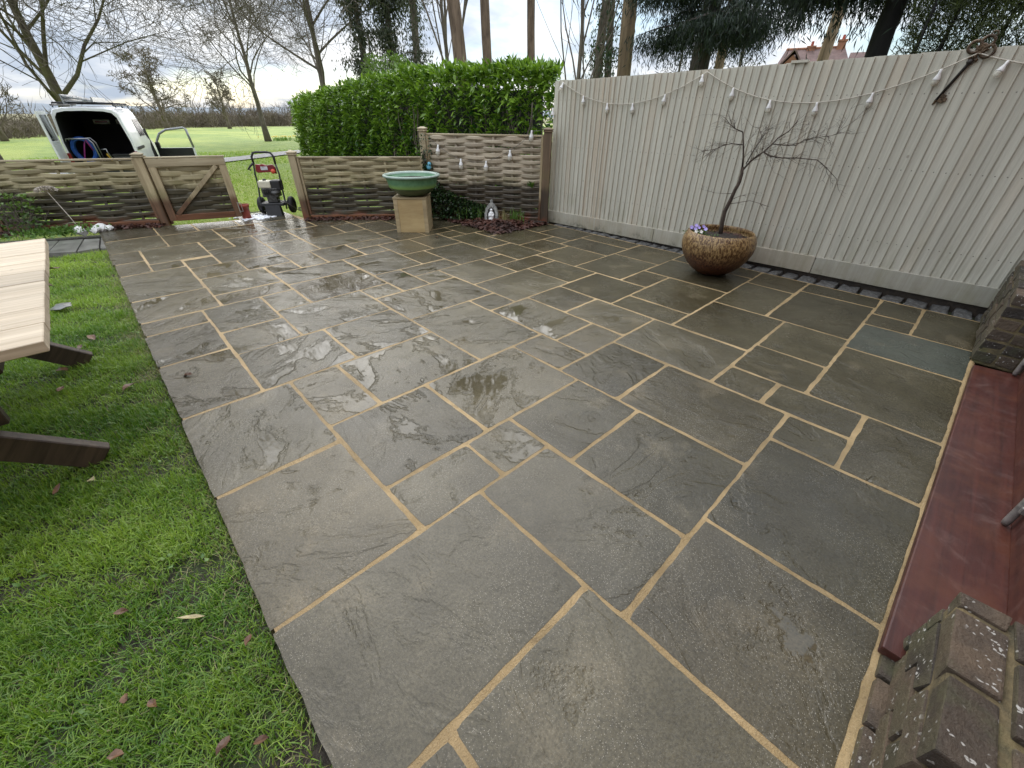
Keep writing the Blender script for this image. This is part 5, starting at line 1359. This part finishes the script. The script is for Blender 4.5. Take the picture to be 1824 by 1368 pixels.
# ---------------------------------------------------------------- bare trees
def grow(mb, rd, p, d, L, r, lev, cfg):
    n = 6 if lev == cfg['lev'] else (5 if lev >= 2 else 4)
    pts = [Vector(p)]; d = Vector(d).normalized(); rad = [r]
    for i in range(n):
        wv = cfg['wig'] * (1 if lev < cfg['lev'] else .35)
        d = (d + Vector((rd.gauss(0, wv), rd.gauss(0, wv), rd.gauss(cfg['lift'] * (1 if lev > 1 else cfg.get('tiplift', .3)), wv * .7)))).normalized()
        pts.append(pts[-1] + d * L / n); rad.append(max(cfg['rmin'], r * (1 - (.55 if lev == cfg['lev'] else .8) * (i + 1) / n)))
    mb.tube(pts, rad, 7 if lev >= 3 else (4 if lev == 2 else 3), False)
    if lev == 0: return
    m = cfg['kids'][cfg['lev'] - lev]
    for j in range(m):
        t = rd.uniform(.22, 1.0) if lev < cfg['lev'] else rd.uniform(cfg['start'], 1.0)
        k = min(int(t * n), n - 1); q = pts[k].lerp(pts[k + 1], t * n - k)
        ax = (pts[k + 1] - pts[k]).normalized()
        o = ax.orthogonal().normalized(); o.rotate(Matrix.Rotation(rd.uniform(0, 6.283), 3, ax))
        sp = rd.uniform(*cfg['spread'])
        dd_ = (ax * math.cos(sp) + o * math.sin(sp)).normalized()
        grow(mb, rd, q, dd_, L * rd.uniform(*cfg['ratio']) * (1.15 - .4 * t), max(cfg['rmin'], rad[k] * rd.uniform(.30, .5)), lev - 1, cfg)
def bare_tree(name, az, dist, H, r0, label, seed, material='bark', cfg=None, lean=(0, 0), group='bare trees'):
    p = polar(az, dist, zt(dist))
    t = empty(name, p, 0, label, 'tree', group)
    rd = random.Random(seed)
    c = dict(lev=4, wig=.13, lift=.10, rmin=.008, kids=[10, 6, 5, 3], spread=(.5, 1.05), ratio=(.42, .62), start=.22)
    c.update(cfg or {})
    tk = MB(); rdt = random.Random(seed + 1)
    pts = [Vector((0, 0, -.2))]; rad = [r0 * 1.35]
    n = 9
    for i in range(n):
        pts.append(Vector((lean[0] * H * (i + 1) / n + rdt.gauss(0, .012) * H * .3, lean[1] * H * (i + 1) / n + rdt.gauss(0, .012) * H * .3, H * (i + 1) / n))); rad.append(max(c['rmin'], r0 * (1 - .85 * ((i + 1) / n) ** .8)))
    tk.tube(pts, rad, 10); tk.build('trunk', M[material], t, smooth=True)
    mb = MB()
    for j in range(c['kids'][0]):
        tt = c['start'] + (1 - c['start']) * (j + rd.random() * .8) / c['kids'][0]; tt = min(tt, .98)
        k = min(int(tt * n), n - 1); q = pts[k].lerp(pts[k + 1], tt * n - k)
        a = j * 2.4 + rd.uniform(-.5, .5); sp = rd.uniform(*c['spread'])
        dv = Vector((math.cos(a) * math.sin(sp), math.sin(a) * math.sin(sp), math.cos(sp)))
        grow(mb, rd, q, dv, H * c.get('limb', .52) * rd.uniform(.8, 1.15) * (1.1 - .55 * tt), rad[k] * rd.uniform(.32, .5), c['lev'] - 1, c)
    tag(mb.build('crown', M[material], t), kind='stuff')
    return t
W1 = dict(wig=.2, lift=.05, tiplift=-.1)
bare_tree('bare_tree', 88.9, 27, 9.5, .24, 'mossy bare tree rising behind the white van', 21, 'bark_moss', dict(kids=[20, 10, 8, 5], start=.2, rmin=.0065, limb=.66, ratio=(.48, .72), **W1))
bare_tree('bare_tree', 73.8, 46.3, 12.5, .23, 'bare tree with a straight trunk alone in the field', 32, 'bark', dict(kids=[20, 10, 8, 5], start=.22, rmin=.0095, limb=.60, ratio=(.48, .70), **W1))
bare_tree('bare_tree', 67.2, 33, 12, .24, 'bare tree rising behind the far end of the hedge', 43, 'bark', dict(kids=[17, 9, 8, 4], start=.24, rmin=.008, limb=.6, ratio=(.48, .70), **W1))
bare_tree('bare_tree', 95.0, 16, 9.0, .22, 'bare tree whose branches reach in from the left edge', 54, 'bark', dict(kids=[15, 9, 7, 5], start=.26, rmin=.005, limb=.8, ratio=(.48, .72), spread=(.8, 1.35), **W1))
bare_tree('bare_tree', 82.2, 118, 11, .5, 'rounded bare oak standing against the far wood', 65, 'scrub', dict(kids=[16, 8, 5, 3], start=.12, rmin=.035, spread=(.6, 1.2), wig=.2, lift=.02))
bare_tree('bare_tree', 77.0, 135, 9, .4, 'small reddish bare tree at the far field edge', 66, 'scrub', dict(kids=[12, 7, 5, 3], start=.15, rmin=.04, wig=.2))
bare_tree('bare_tree', 54.0, 24, 13, .13, 'many stemmed bare tree between the ivy trees and pines', 76, 'bark', dict(kids=[18, 7, 4, 3], start=.02, spread=(.06, .42), limb=.95, rmin=.008, lift=.12, wig=.08))
bare_tree('bare_tree', 39.3, 17, 9, .10, 'twiggy bare thicket tree at the end of the cream fence', 98, 'bark', dict(kids=[18, 7, 4, 3], start=.02, spread=(.1, .65), limb=.7, rmin=.0045, lift=.12, wig=.1))
bare_tree('bare_tree', 93.5, 62, 7, .25, 'low spreading bare tree in the scrub at the left edge', 121, 'scrub', dict(kids=[16, 8, 5, 3], start=.05, rmin=.02, spread=(.5, 1.2)))

# far wood at the edge of the field: one brown mass of twigs
g = np.random.default_rng(12)
V = []; F = []
for i in range(420):
    az = 66 + 34 * (i + g.random()) / 420
    d0 = np.interp(az, [66, 70, 77, 83, 86, 90, 93, 100], [172, 170, 160, 140, 112, 80, 66, 60]) + g.random() * 28
    p = polar(az, d0, zt(d0)); hgt = g.uniform(2.2, 4.2) * (d0 / 140) ** .8 * (1.5 if g.random() < .12 else 1)
    m = 120
    z = g.random(m) * hgt * .8; a = g.random(m) * 6.28; rr = g.random(m) * hgt * .45
    b = np.stack([p.x + rr * np.cos(a), p.y + rr * np.sin(a), p.z - .3 + z], 1)
    dv = unit(np.stack([np.cos(a) * .5 + g.normal(0, .3, m), np.sin(a) * .5 + g.normal(0, .3, m), .3 + g.random(m)], 1))
    ln = hgt * g.uniform(.15, .38, m)[:, None]; w = .00045 * d0 * g.uniform(.5, 1.4, m)[:, None]
    sd_ = unit(np.cross(dv, g.normal(size=(m, 3))))
    q = np.stack([b - sd_ * w, b + sd_ * w, b + dv * ln], 1).reshape(-1, 3)
    V.append(q)
V = np.concatenate(V); F = np.arange(len(V)).reshape(-1, 3)
tag(link('distant_woodland', arr_mesh('distant_woodland', V, F, M['scrub'])), 'brown leafless wood along the far edge of the field', 'woodland', kind='stuff')
df_ = empty('daffodil_patch', polar(72.3, 48, zt(48)), 0, 'patch of daffodils under the lone field tree', 'flowers')
n = 120; P = np.stack([g.normal(0, .5, n), g.normal(0, .7, n), np.zeros(n)], 1)
blades('foliage', P, .32, .05, M['spring_leaf'], df_, g, .5)['kind'] = 'stuff'
mb = MB()
for i in range(30): blob(mb, (g.normal(0, .45), g.normal(0, .6), .33), .06, i, (1, 1, .7), 1, .2)
tag(mb.build('blooms', M['daff_yellow'], df_), kind='stuff')

# ---------------------------------------------------------------- ivy trees, pines, conifer, evergreens
def droop_tree(az, dist, H, r0, label, seed, n, zlo, spread, material='ivy_tree', bk='bark', ls=.20, gp='ivy clad trees'):
    t = empty('ivy_tree', polar(az, dist, zt(dist)), 0, label, 'tree', gp)
    rd = random.Random(seed); gg = np.random.default_rng(seed)
    pts = [Vector((rd.gauss(0, .06) * i * .3, rd.gauss(0, .06) * i * .3, H * i / 8)) for i in range(9)]
    MB().tube(pts, [r0 * (1 - .07 * i) for i in range(9)], 9).build('trunk', M[bk], t, smooth=True)
    mb = MB(); C_ = []
    for j in range(22):
        k = rd.uniform(.2, 1) * 8; p = pts[min(int(k), 7)]; a = rd.uniform(0, 6.28); L = spread * rd.uniform(.4, 1.1)
        q = [p]; dd = Vector((math.cos(a), math.sin(a), .5))
        for i in range(5): q.append(q[-1] + dd * L / 5); dd.z -= .2
        mb.tube(q, [.05, .045, .04, .03, .02, .012], 5); C_ += q[1:]
    mb.build('branches', M[bk], t)
    C_ = np.array([tuple(c) for c in C_])
    m = int(n * .55); c = C_[gg.integers(0, len(C_), m)]
    P = c + np.column_stack([gg.normal(0, .22, (m, 2)), -gg.exponential(.55, m) + .15])
    tz = gg.uniform(zlo, H, n - m); a = gg.random(n - m) * 6.28; rr = r0 * (.9 + gg.exponential(.9, n - m))
    P2_ = np.column_stack([rr * np.cos(a), rr * np.sin(a), tz])
    P = np.concatenate([P, P2_]); P = P[P[:, 2] > zlo]
    D = np.column_stack([gg.normal(0, .45, (len(P), 2)), -.8 + gg.normal(0, .4, len(P))])
    leaves('crown', P, D, ls * (.6 + .8 * gg.random(len(P))), ls * .35, M[material], t, gg, kind='stuff')
    return t
droop_tree(62.9, 30, 11, .20, 'grey ivy hung tree left of the green bush', 301, 7500, 1.6, 1.3)
droop_tree(59.6, 30, 11, .24, 'broad ivy hung tree above the green bush', 302, 9500, 1.8, 1.7)
droop_tree(57.0, 28, 12, .24, 'dark ivy clad trunk right of the green bush', 303, 6500, 1.4, .9, ls=.16)
droop_tree(37.4, 18.5, 10, .20, 'ivy clad double trunk at the end of the cream fence', 304, 3600, .6, .45, 'ivy_leaf', ls=.13)
droop_tree(36.2, 19.5, 10, .16, 'thin ivy clad trunk touching the tan trunk', 305, 2400, .6, .4, 'ivy_leaf', ls=.13)
bu = empty('evergreen_bush', polar(60.4, 21, zt(21)), 0, 'bright green bush showing above the hedge', 'bush')
gg = np.random.default_rng(40); n = 7000
a = gg.random(n) * 6.28; c = gg.random(n); rr = (gg.random(n) ** .4)
P = np.stack([1.25 * rr * np.cos(a) * np.sqrt(1 - (c - .4) ** 2 * 1.8), 1.25 * rr * np.sin(a) * np.sqrt(1 - (c - .4) ** 2 * 1.8), .4 + 3.3 * c + .2 * vnoise(np.cos(a) * 3, c * 4, 2.)], 1)
leaves('foliage', P, np.stack([np.cos(a), np.sin(a), .5 + gg.normal(0, .5, n)], 1), .10, .055, M['box_leaf'], bu, gg, kind='stuff', tint=np.clip(c + gg.normal(0, .2, n), 0, 1))
MB().tube([(0, 0, -.2), (.05, 0, 1.2), (.1, .1, 2.4)], [.08, .06, .03], 7).build('stem', M['bark'], bu)
def trunk_tree(name, az, dist, r0, r1, H, lean, label, material, seed, crown=500, cz=.75, cm='conifer', csp=1.6, ls=(.4, .12), group='tall trunks behind the boundary'):
    t = empty(name, polar(az, dist, zt(dist)), 0, label, 'tree', group)
    rd = random.Random(seed); gg = np.random.default_rng(seed)
    pts = [Vector((lean * H * i / 12 * math.cos(R(az)) * -1 + rd.gauss(0, .015), lean * H * i / 12 * math.sin(R(az)) * -1 + rd.gauss(0, .015), -.2 + H * i / 12)) for i in range(13)]
    MB().tube(pts, [r0 + (r1 - r0) * i / 12 + rd.uniform(-.01, .01) for i in range(13)], 14).build('trunk', M[material], t, smooth=True)
    a = gg.random(crown) * 6.28; rr = csp * np.sqrt(gg.random(crown)); z = H * (cz + (1.02 - cz) * gg.random(crown))
    P = np.stack([pts[-1].x + rr * np.cos(a), pts[-1].y + rr * np.sin(a), z], 1)
    leaves('crown', P, np.column_stack([gg.normal(0, 1, (crown, 2)), gg.normal(-.3, .5, crown)]), ls[0], ls[1], M[cm], t, gg, kind='stuff')
    mb = MB()
    for i in range(10):
        k = rd.uniform(cz, 1); p = pts[min(int(k * 12), 12)]; aa = rd.uniform(0, 6.28)
        mb.tube([p, p + Vector((math.cos(aa) * csp * .5, math.sin(aa) * csp * .5, .3)), p + Vector((math.cos(aa) * csp, math.sin(aa) * csp, .2))], [.06, .04, .02], 5)
    tag(mb.build('branches', M[material], t), kind='stuff')
    return t
trunk_tree('pine_tree', 51.3, 20, .27, .20, 14, .10, 'thick leaning pine trunk, first of three behind the hedge', 'bark_pine', 1)
trunk_tree('pine_tree', 49.0, 21, .20, .15, 14, .04, 'middle pine trunk of three behind the hedge', 'bark_pine', 2)
trunk_tree('pine_tree', 44.4, 22, .165, .13, 15, .03, 'slim lone pine trunk against the open sky', 'bark_pine', 3)
trunk_tree('bare_trunk_tree', 34.2, 18, .25, .21, 13, .03, 'thick tan trunk rising behind the cream fence', 'bark_tan', 4)
trunk_tree('bare_trunk_tree', 25.0, 20, .16, .13, 12, .0, 'tan trunk just right of the dark conifer trunk', 'bark_tan', 5)
trunk_tree('bare_trunk_tree', 15.9, 20, .17, .15, 12, .0, 'tan trunk in front of the brick house', 'bark_tan', 6)
trunk_tree('bare_trunk_tree', 23.0, 24, .07, .05, 9, .0, 'thin ivy flecked stem right of the conifer', 'bark', 7, 3200, .15, 'ivy_tree', .9, (.13, .035))
trunk_tree('bare_trunk_tree', 28.8, 26, .06, .05, 7, .0, 'small evergreen sapling left of the conifer trunk', 'bark', 8, 3200, .1, 'conifer', .9, (.14, .03))
def conifer(az, dist, r0, H, label, seed, zlo, n, reach, mtl, azr, sprig=.17):
    t = empty('conifer_tree', polar(az, dist, zt(dist)), 0, label, 'tree', 'dark conifers over the fence')
    rd = random.Random(seed); gg = np.random.default_rng(seed)
    z0 = zt(dist)
    MB().tube([(rd.gauss(0, .02), rd.gauss(0, .02), -.2 + H * i / 10) for i in range(11)], [r0 * (1.1 - .05 * i) for i in range(11)], 14).build('trunk', M[mtl], t, smooth=True)
    mb = MB(); C_ = []; W_ = []
    for j in range(46):
        a = rd.uniform(0, 6.283); zz = zlo - z0 + .5 + rd.random() ** 1.9 * (H - zlo - 1); L = reach * rd.uniform(.45, 1.05)
        q = [Vector((0, 0, zz))]; dd = Vector((math.cos(a), math.sin(a), .18))
        for i in range(7): q.append(q[-1] + dd * L / 7); dd.z -= .07
        mb.tube(q, [.05 - .006 * i for i in range(8)], 5, False); C_ += q[2:]
        for i in range(2, 8):
            for sgn in (-1, 1):
                e = q[i] + Vector((-math.sin(a) * sgn, math.cos(a) * sgn, -.25)) * rd.uniform(.2, .7); mb.tube([q[i], e], [.012, .005], 3, False); C_ += [e, q[i].lerp(e, .5)]
    mb.build('branches', M[mtl], t)
    C_ = np.array([tuple(c) for c in C_]); c = C_[gg.integers(0, len(C_), n)]
    P = c + np.column_stack([gg.normal(0, .13, (n, 2)), -gg.exponential(.16, n) + .04])
    D = np.column_stack([gg.normal(0, .4, (n, 2)), -.9 + gg.normal(0, .3, n)])
    leaves('crown', P, D, sprig * (.5 + .9 * gg.random(n)), .024, M['conifer'], t, gg, kind='stuff')
    return t
conifer(26.9, 16, .285, 9, 'dark drooping conifer with a thick ridged trunk', 71, 2.8, 52000, 2.35, 'bark_con', None)
conifer(11.8, 12, .19, 8, 'near black conifer trunk left of the evergreen screen', 72, 2.95, 46000, 3.0, 'bark_shaded', None)
conifer(2.0, 14, .2, 8, 'dark conifer hanging over the key end of the fence', 73, 3.3, 30000, 2.8, 'bark_shaded', None)
es = empty('evergreen_screen', (.9, 8.9, 0), 0, 'feathery olive evergreen screen behind the fence', 'shrub')
gg = np.random.default_rng(44); n = 60000
x = gg.uniform(-1.75, 2.6, n); z = gg.random(n) ** .75; zt_ = 3.3 + .5 * vnoise(x, x, 1.3) + np.clip((x + .5) * .25, -.9, 1)
z = -.1 + z * zt_; y = .25 * vnoise(x, z, 2.2) + gg.exponential(.38, n) - .5 * np.cos((x + 0) * 2.2) * .5
P = np.stack([x, y, z], 1)
D = np.column_stack([gg.normal(0, .6, n), -.6 + gg.normal(0, .4, n), .35 + gg.normal(0, .6, n)])
leaves('foliage', P - np.array([.0, 0, 0]), D, .07 + .09 * gg.random(n), .013, M['feathery'], es, gg, kind='stuff')
mb = MB()
for i in range(14): mb.tube([(-1.5 + i * .3, .45, -.1), (-1.5 + i * .3 + random.uniform(-.1, .1), .4, 1.6), (-1.5 + i * .3, .35, 2.9)], [.05, .04, .02], 6)
mb.build('stems', M['bark_shaded'], es)
MB().box((.45, 1.1, .9), (3.4, .3, 1.7)).build('shade_core', simple('screen_shadow', (0.010, 0.012, 0.006), .9, .5, 4.), es)  # plain dark box added behind the sprays, painting the shade between them
# ---------------------------------------------------------------- white van with its back open
h_ = Vector((-.971, .24, 0)).normalized()
van = empty('parked_van', (-16.09, -.11, -.46), math.atan2(h_.y, h_.x), 'white van parked beyond the fence with its back open', 'van')
van.scale = (1, .88, 1)
# local: x forward from the rear face, y to the left, z up from the ground
def section(x, hw, zl, zs, zr, tum, inset=0.0):
    """half outline from sill to roof centre, mirrored"""
    w = hw - inset
    P = [(w * .97, zl), (w, zl + .18), (w, zs), (w - tum * .35, zs + (zr - zs) * .35), (w - tum * .8, zr - .14), (w - tum - .06, zr - .035), (w * .55, zr), (0, zr + .012)]
    P = [(y, z - (inset if i >= 4 else 0)) for i, (y, z) in enumerate(P)]
    L = [(x, y, z) for y, z in P]; Rr = [(x, -y, z) for y, z in reversed(P[:-1])]
    return L + Rr
st = [(0.0, .85, .42, 1.15, 1.93, .11), (.06, .87, .34, 1.15, 1.955, .11), (1.2, .89, .32, 1.15, 1.975, .12), (2.2, .89, .32, 1.15, 1.965, .13), (2.55, .88, .32, 1.12, 1.85, .15), (3.15, .87, .32, 1.02, 1.42, .17), (3.5, .86, .32, .95, 1.12, .10), (4.3, .80, .34, .82, .94, .08), (4.6, .68, .42, .68, .78, .05)]
V = []; F = []
for s in st: V += section(*s)
m = 15
for i in range(len(st) - 1):
    for j in range(m - 1): F.append((i * m + j, i * m + j + 1, (i + 1) * m + j + 1, (i + 1) * m + j))
    F.append((i * m + m - 1, i * m, (i + 1) * m, (i + 1) * m + m - 1))
F.append(tuple((len(st) - 1) * m + j for j in range(m)))
body = MB().add(V, F).build('body', M['van_white'], van, smooth=True)
# load space lining, open to the rear
V = []; F = []
inn = [(0.0, .80, .50, 1.15, 1.87, .11), (.05, .79, .50, 1.15, 1.87, .11), (2.35, .80, .50, 1.15, 1.88, .12)]
for s in inn: V += section(*s)
for i in range(2):
    for j in range(m - 1): F.append((i * m + j + 1, i * m + j, (i + 1) * m + j, (i + 1) * m + j + 1))
    F.append((i * m, i * m + m - 1, (i + 1) * m + m - 1, (i + 1) * m))
F.append(tuple(2 * m + j for j in range(m)))
MB().add(V, F).build('load_lining', M['interior'], van)
V = section(*st[0]) + section(*inn[0]); F = [(j, j + 1, m + j + 1, m + j) for j in range(m - 1)] + [(m - 1, 0, m, 2 * m - 1)]
MB().add(V, F).build('rear_frame', M['van_white'], van)
# side windows and seams on the visible side (right side of the van is -y)
def side_panel(x0, x1, z0, z1, name, mt, out=.008, slope=0.0):
    def yy(z): return -(float(np.interp(z, [1.15, 1.44, 1.835, 1.94], [.89, .85, .795, .71])) + out)
    MB().add([(x0, yy(z0), z0), (x1, yy(z0), z0), (x1 - slope, yy(z1), z1), (x0, yy(z1), z1)], [(0, 1, 2, 3), (3, 2, 1, 0)]).build(name, M[mt], van)
side_panel(1.36, 2.2, 1.25, 1.68, 'side_window', 'win_glass')
side_panel(.10, 1.25, .96, 1.03, 'side_trim', 'black_plastic')
side_panel(1.27, 1.29, .5, 1.80, 'door_seam', 'black_plastic'); side_panel(2.33, 2.36, .5, 1.80, 'door_seam', 'black_plastic')
side_panel(2.35, 3.05, .55, 1.40, 'door_opening', 'interior', .008, .25)
for sy in (-1, 1):
    MB().box((-.008, sy * .815, .80), (.04, .09, .26)).build('tail_light', M['tail_red'], van, bevel=.02, seg=2)
MB().box((-.05, 0, .45), (.14, 1.74, .2)).build('rear_bumper', M['black_plastic'], van, bevel=.03, seg=2)
MB().add([(2.62, -.70, 1.82), (2.62, .70, 1.82), (3.46, .76, 1.17), (3.46, -.76, 1.17)], [(0, 1, 2, 3), (3, 2, 1, 0)]).build('windscreen', M['win_glass'], van)
# rear doors: the left one swung out towards the garden, the right one folded back on the side
def rear_door(hx, hy, ang, sgn, name):
    d = empty('rear_door', (hx, hy, 0), ang); d.parent = van
    MB().add(*slab_poly([(0, 0), (.80, 0), (.80, .045 * sgn), (0, .045 * sgn)], .48, 1.16)).build('door_skin', M['van_white'], d, bevel=.01, seg=1)
    f = MB()
    for a, b, z0, z1 in ((0, .80, 1.16, 1.23), (0, .80, 1.79, 1.87), (0, .08, 1.23, 1.79), (.72, .80, 1.23, 1.79)): f.add(*slab_poly([(a, 0), (b, 0), (b, .045 * sgn), (a, .045 * sgn)], z0, z1))
    f.build('window_frame', M['van_white'], d)
    MB().add(*slab_poly([(.08, .018 * sgn), (.72, .018 * sgn), (.72, .026 * sgn), (.08, .026 * sgn)], 1.23, 1.79)).build('pane', M['win_glass'], d)
    MB().add(*slab_poly([(.05, .046 * sgn), (.75, .046 * sgn), (.75, .06 * sgn), (.05, .06 * sgn)], .55, 1.12)).build('door_card', M['black_plastic'], d, bevel=.006, seg=1)
    return d
rear_door(-.01, .86, R(183), -1, 'rear_door')
# front passenger door swung open
fd = empty('front_door', (3.10, -.92, 0), R(-100)); fd.parent = van; fd.scale = (1.2, 1, 1)
f = MB(); f.add(*slab_poly([(0, 0), (1.05, 0), (1.05, .06), (0, .06)], .35, .84)); f.build('door_skin', M['van_white'], fd, bevel=.012, seg=1)
mb = MB(); mb.tube([(.03, .03, .84), (.08, .04, 1.04), (.22, .05, 1.25), (.42, .06, 1.36), (.92, .065, 1.42), (.98, .06, 1.38), (1.03, .03, .84)], .034, 8); mb.build('window_frame', M['van_grey'], fd, smooth=True)
MB().add(*slab_poly([(.02, -.012), (1.0, -.012), (1.0, -.002), (.02, -.002)], .4, .835)).build('door_card', M['black_plastic'], fd)
MB().add(*slab_poly([(.02, .062), (1.0, .062), (1.0, .07), (.02, .07)], .4, .835)).build('door_card', M['black_plastic'], fd)
MB().box((.10, -.08, .93), (.12, .12, .18)).build('mirror', M['black_plastic'], fd, bevel=.03, seg=2)
# roof bars with a slatted carrier
for xx in (.35, 1.25, 2.15):
    MB().tube([(xx, -.74, 1.95), (xx, -.72, 2.05), (xx, .72, 2.05), (xx, .74, 1.95)], .022, 8).build('roof_bar', M['black_plastic'], van)
for sy in (-1, 1): MB().tube([(.15, sy * .72, 2.0), (2.5, sy * .72, 2.02)], .018, 8).build('roof_rail', M['black_plastic'], van)
for i in range(5): MB().box((.85, -.22 + i * .13, 2.10 + .022 * i), (1.5, .09, .045)).build('carrier_slat', M['aluminium'], van, bevel=.008, seg=1)
for i in range(3): MB().box((.2 + i * .6, .04, 2.085), (.06, .62, .03)).build('carrier_cross_bar', M['aluminium'], van, bevel=.006, seg=1)
for sy in (-.29, .38): MB().box((.85, sy, 2.13), (1.55, .035, .11 if sy < 0 else .2)).build('carrier_side', M['van_grey'], van, bevel=.006, seg=1)
for yy, w in ((.20, .44), (-.38, .36)):
    MB().box((2.33, yy, 1.60), (.02, w, .12)).build('marker_plate', M['white_frame'], van, bevel=.008, seg=1)
    MB().box((2.316, yy, 1.60), (.012, w - .10, .05)).build('marker_lens', M['tail_red'], van)
for sy in (-1, 1):
    for xx in (.85, 3.9):
        w = empty('wheel', (xx, sy * .80, .31)); w.parent = van
        MB().lathe([(.19, -.1), (.30, -.1), (.32, -.06), (.32, .06), (.30, .1), (.19, .1)], 28).build('tyre', M['rubber'], w, rot=(R(90), 0, 0), smooth=True)
        MB().lathe([(.0, -.08), (.19, -.085), (.20, .0), (.19, .085), (.0, .08)], 20).build('rim', M['aluminium'], w, rot=(R(90), 0, 0))
# kit inside: each is a thing of its own
vm = Matrix.Translation(van.location) @ Matrix.Rotation(van.rotation_euler.z, 4, 'Z')
def inside(name, lx, ly, lz, label, cat):
    p = vm @ Vector((lx, ly, lz)); return empty(name, p, van.rotation_euler.z, label, cat)
hr = inside('hose_reel', .30, .42, .52, 'blue hose reel on a steel stand inside the van', 'hose reel')
mb = MB()
for k in range(12):
    r = .20 + .012 * (k % 4); xx = -.10 + .066 * (k // 4); mb.tube([(xx + .016 * (k % 3), r * math.cos(a) * 1.0, .46 + r * 1.25 * math.sin(a)) for a in [2 * math.pi * i / 28 for i in range(29)]], .022, 6, False)
mb.build('hose_coil', M['blue_hose'], hr, smooth=True)
MB().tube([(-.14, .10, .10), (-.15, .02, .35), (-.15, -.08, .60), (-.14, -.14, .70), (-.13, -.2, .45)], .018, 6).build('pink_hose_turn', M['pink_hose'], hr, smooth=True)
for xx in (-.15, .15): MB().tube([(xx, .30, 0), (xx, .30, .62), (xx, .25, .73), (xx, -.20, .73), (xx, -.27, .62), (xx, -.30, 0)], .016, 8).build('stand', M['steel'], hr, smooth=True)
tr = inside('sack_truck', .25, -.05, .52, 'yellow folding trolley inside the van next to the hose reel', 'trolley')
MB().tube([(0, .12, .46), (0, .0, .47), (0, .0, .40), (0, -.10, 0)], .014, 6).build('handle', M['steel'], tr, smooth=True)
MB().tube([(-.02, .03, .36), (-.02, -.08, 0)], .022, 6).build('strut', M['yellow_plastic'], tr)
bx = inside('storage_crate', .45, -.34, .52, 'grey storage crate in the open van', 'crate')
MB().box((0, 0, .15), (.5, .4, .30)).build('tub', M['interior2'], bx, bevel=.01, seg=1); MB().box((0, 0, .32), (.53, .43, .04)).build('lid', M['black_plastic'], bx, bevel=.008, seg=1)
bx = inside('spare_canister', .22, -.22, .52, 'pale canister at the van lip', 'canister')
MB().box((0, 0, .11), (.14, .10, .22)).build('tank', M['label_white'], bx, bevel=.02, seg=2); MB().lathe([(.02, 0), (.02, .03)], 10, (0, 0, .22)).build('cap', M['black_plastic'], bx)

# ---------------------------------------------------------------- brick house behind the fence
hs_ = empty('brick_house', polar(16.6, 46, zt(46)), R(16.6), 'red brick house with tiled roof beyond the fence', 'house')
# local: x to the right as seen from the patio, y away
Wd, Dp, He, Hr = 5.2, 6.0, 4.7, 6.75
MB().box((0, Dp / 2, He / 2 - .5), (Wd, Dp, He + 1)).build('wall', M['house_brick'], hs_)
rf_ = MB().add([(-Wd / 2 - .25, -.3, He - .1), (Wd / 2 + .25, -.3, He - .1), (Wd / 2 + .25, Dp + .3, He - .1), (-Wd / 2 - .25, Dp + .3, He - .1), (-Wd / 2 + .35, Dp / 2, Hr), (Wd / 2 - .8, Dp / 2, Hr)], [(0, 1, 5, 4), (1, 2, 5), (2, 3, 4, 5), (3, 0, 4), (3, 2, 1, 0)]).build('roof', M['house_roof'], hs_)
MB().tube([(-Wd / 2 + .35, Dp / 2, Hr), (Wd / 2 - .8, Dp / 2, Hr)], .10, 6).build('ridge_tiles', M['house_brick'], rf_)
for cx, ch_ in ((-.5, 6.75), (1.5, 7.05)):
    c_ = MB(); c_.box((cx, Dp / 2, ch_ - .8), (.55, .5, 1.9)); c_.box((cx, Dp / 2, ch_ + .1), (.66, .6, .12)); c_.build('chimney', M['house_brick'], rf_)
    MB().lathe([(.11, 0), (.09, .3)], 10, (cx, Dp / 2, ch_ + .16)).build('chimney_pot', M['terracotta'], rf_)
gbl = MB().add([(-2.65, -.7, -.5), (-.35, -.7, -.5), (-.35, -.7, He + .15), (-1.5, -.7, 6.1), (-2.65, -.7, He + .15), (-2.65, 2, -.5), (-.35, 2, -.5), (-.35, 2, He + .15), (-1.5, 2, 6.1), (-2.65, 2, He + .15)], [(0, 1, 2, 3, 4), (1, 6, 7, 2), (5, 0, 4, 9), (2, 7, 8, 3), (3, 8, 9, 4)]).build('gable', M['house_brick'], hs_)
f = MB()
for a, b in (((-.15, He - .05), (-1.5, 6.35)), ((-2.85, He - .05), (-1.5, 6.35))):
    f.add([(a[0], -.85, a[1]), (b[0], -.85, b[1]), (b[0], 2.2, b[1]), (a[0], 2.2, a[1]), (a[0], -.85, a[1] + .14), (b[0], -.85, b[1] + .14), (b[0], 2.2, b[1] + .14), (a[0], 2.2, a[1] + .14)], [(0, 1, 2, 3), (7, 6, 5, 4), (0, 4, 5, 1), (1, 5, 6, 2), (2, 6, 7, 3), (3, 7, 4, 0)])
f.build('gable_roof', M['house_roof'], hs_)
for wx, wz in ((-1.5, 4.6), (-1.5, 2.2)):
    w_ = MB().box((wx, -.72, wz), (1.15, .06, 1.2)).build('window', M['white_frame'], hs_)
    for sx in (-.28, .28): MB().box((wx + sx, -.755, wz), (.46, .02, 1.0)).build('pane', M['win_glass'], w_)
# low side wing
MB().box((3.6, 3.2, 2.2), (2.2, 4.2, 5.2)).build('wing_wall', M['house_brick'], hs_)
MB().add([(2.3, .9, 4.8), (4.9, .9, 4.8), (4.9, 5.5, 4.8), (2.3, 5.5, 4.8), (2.3, 3.2, 6.4), (4.3, 3.2, 6.4)], [(0, 1, 5, 4), (1, 2, 5), (2, 3, 4, 5), (3, 0, 4), (3, 2, 1, 0)]).build('wing_roof', M['house_roof'], hs_)
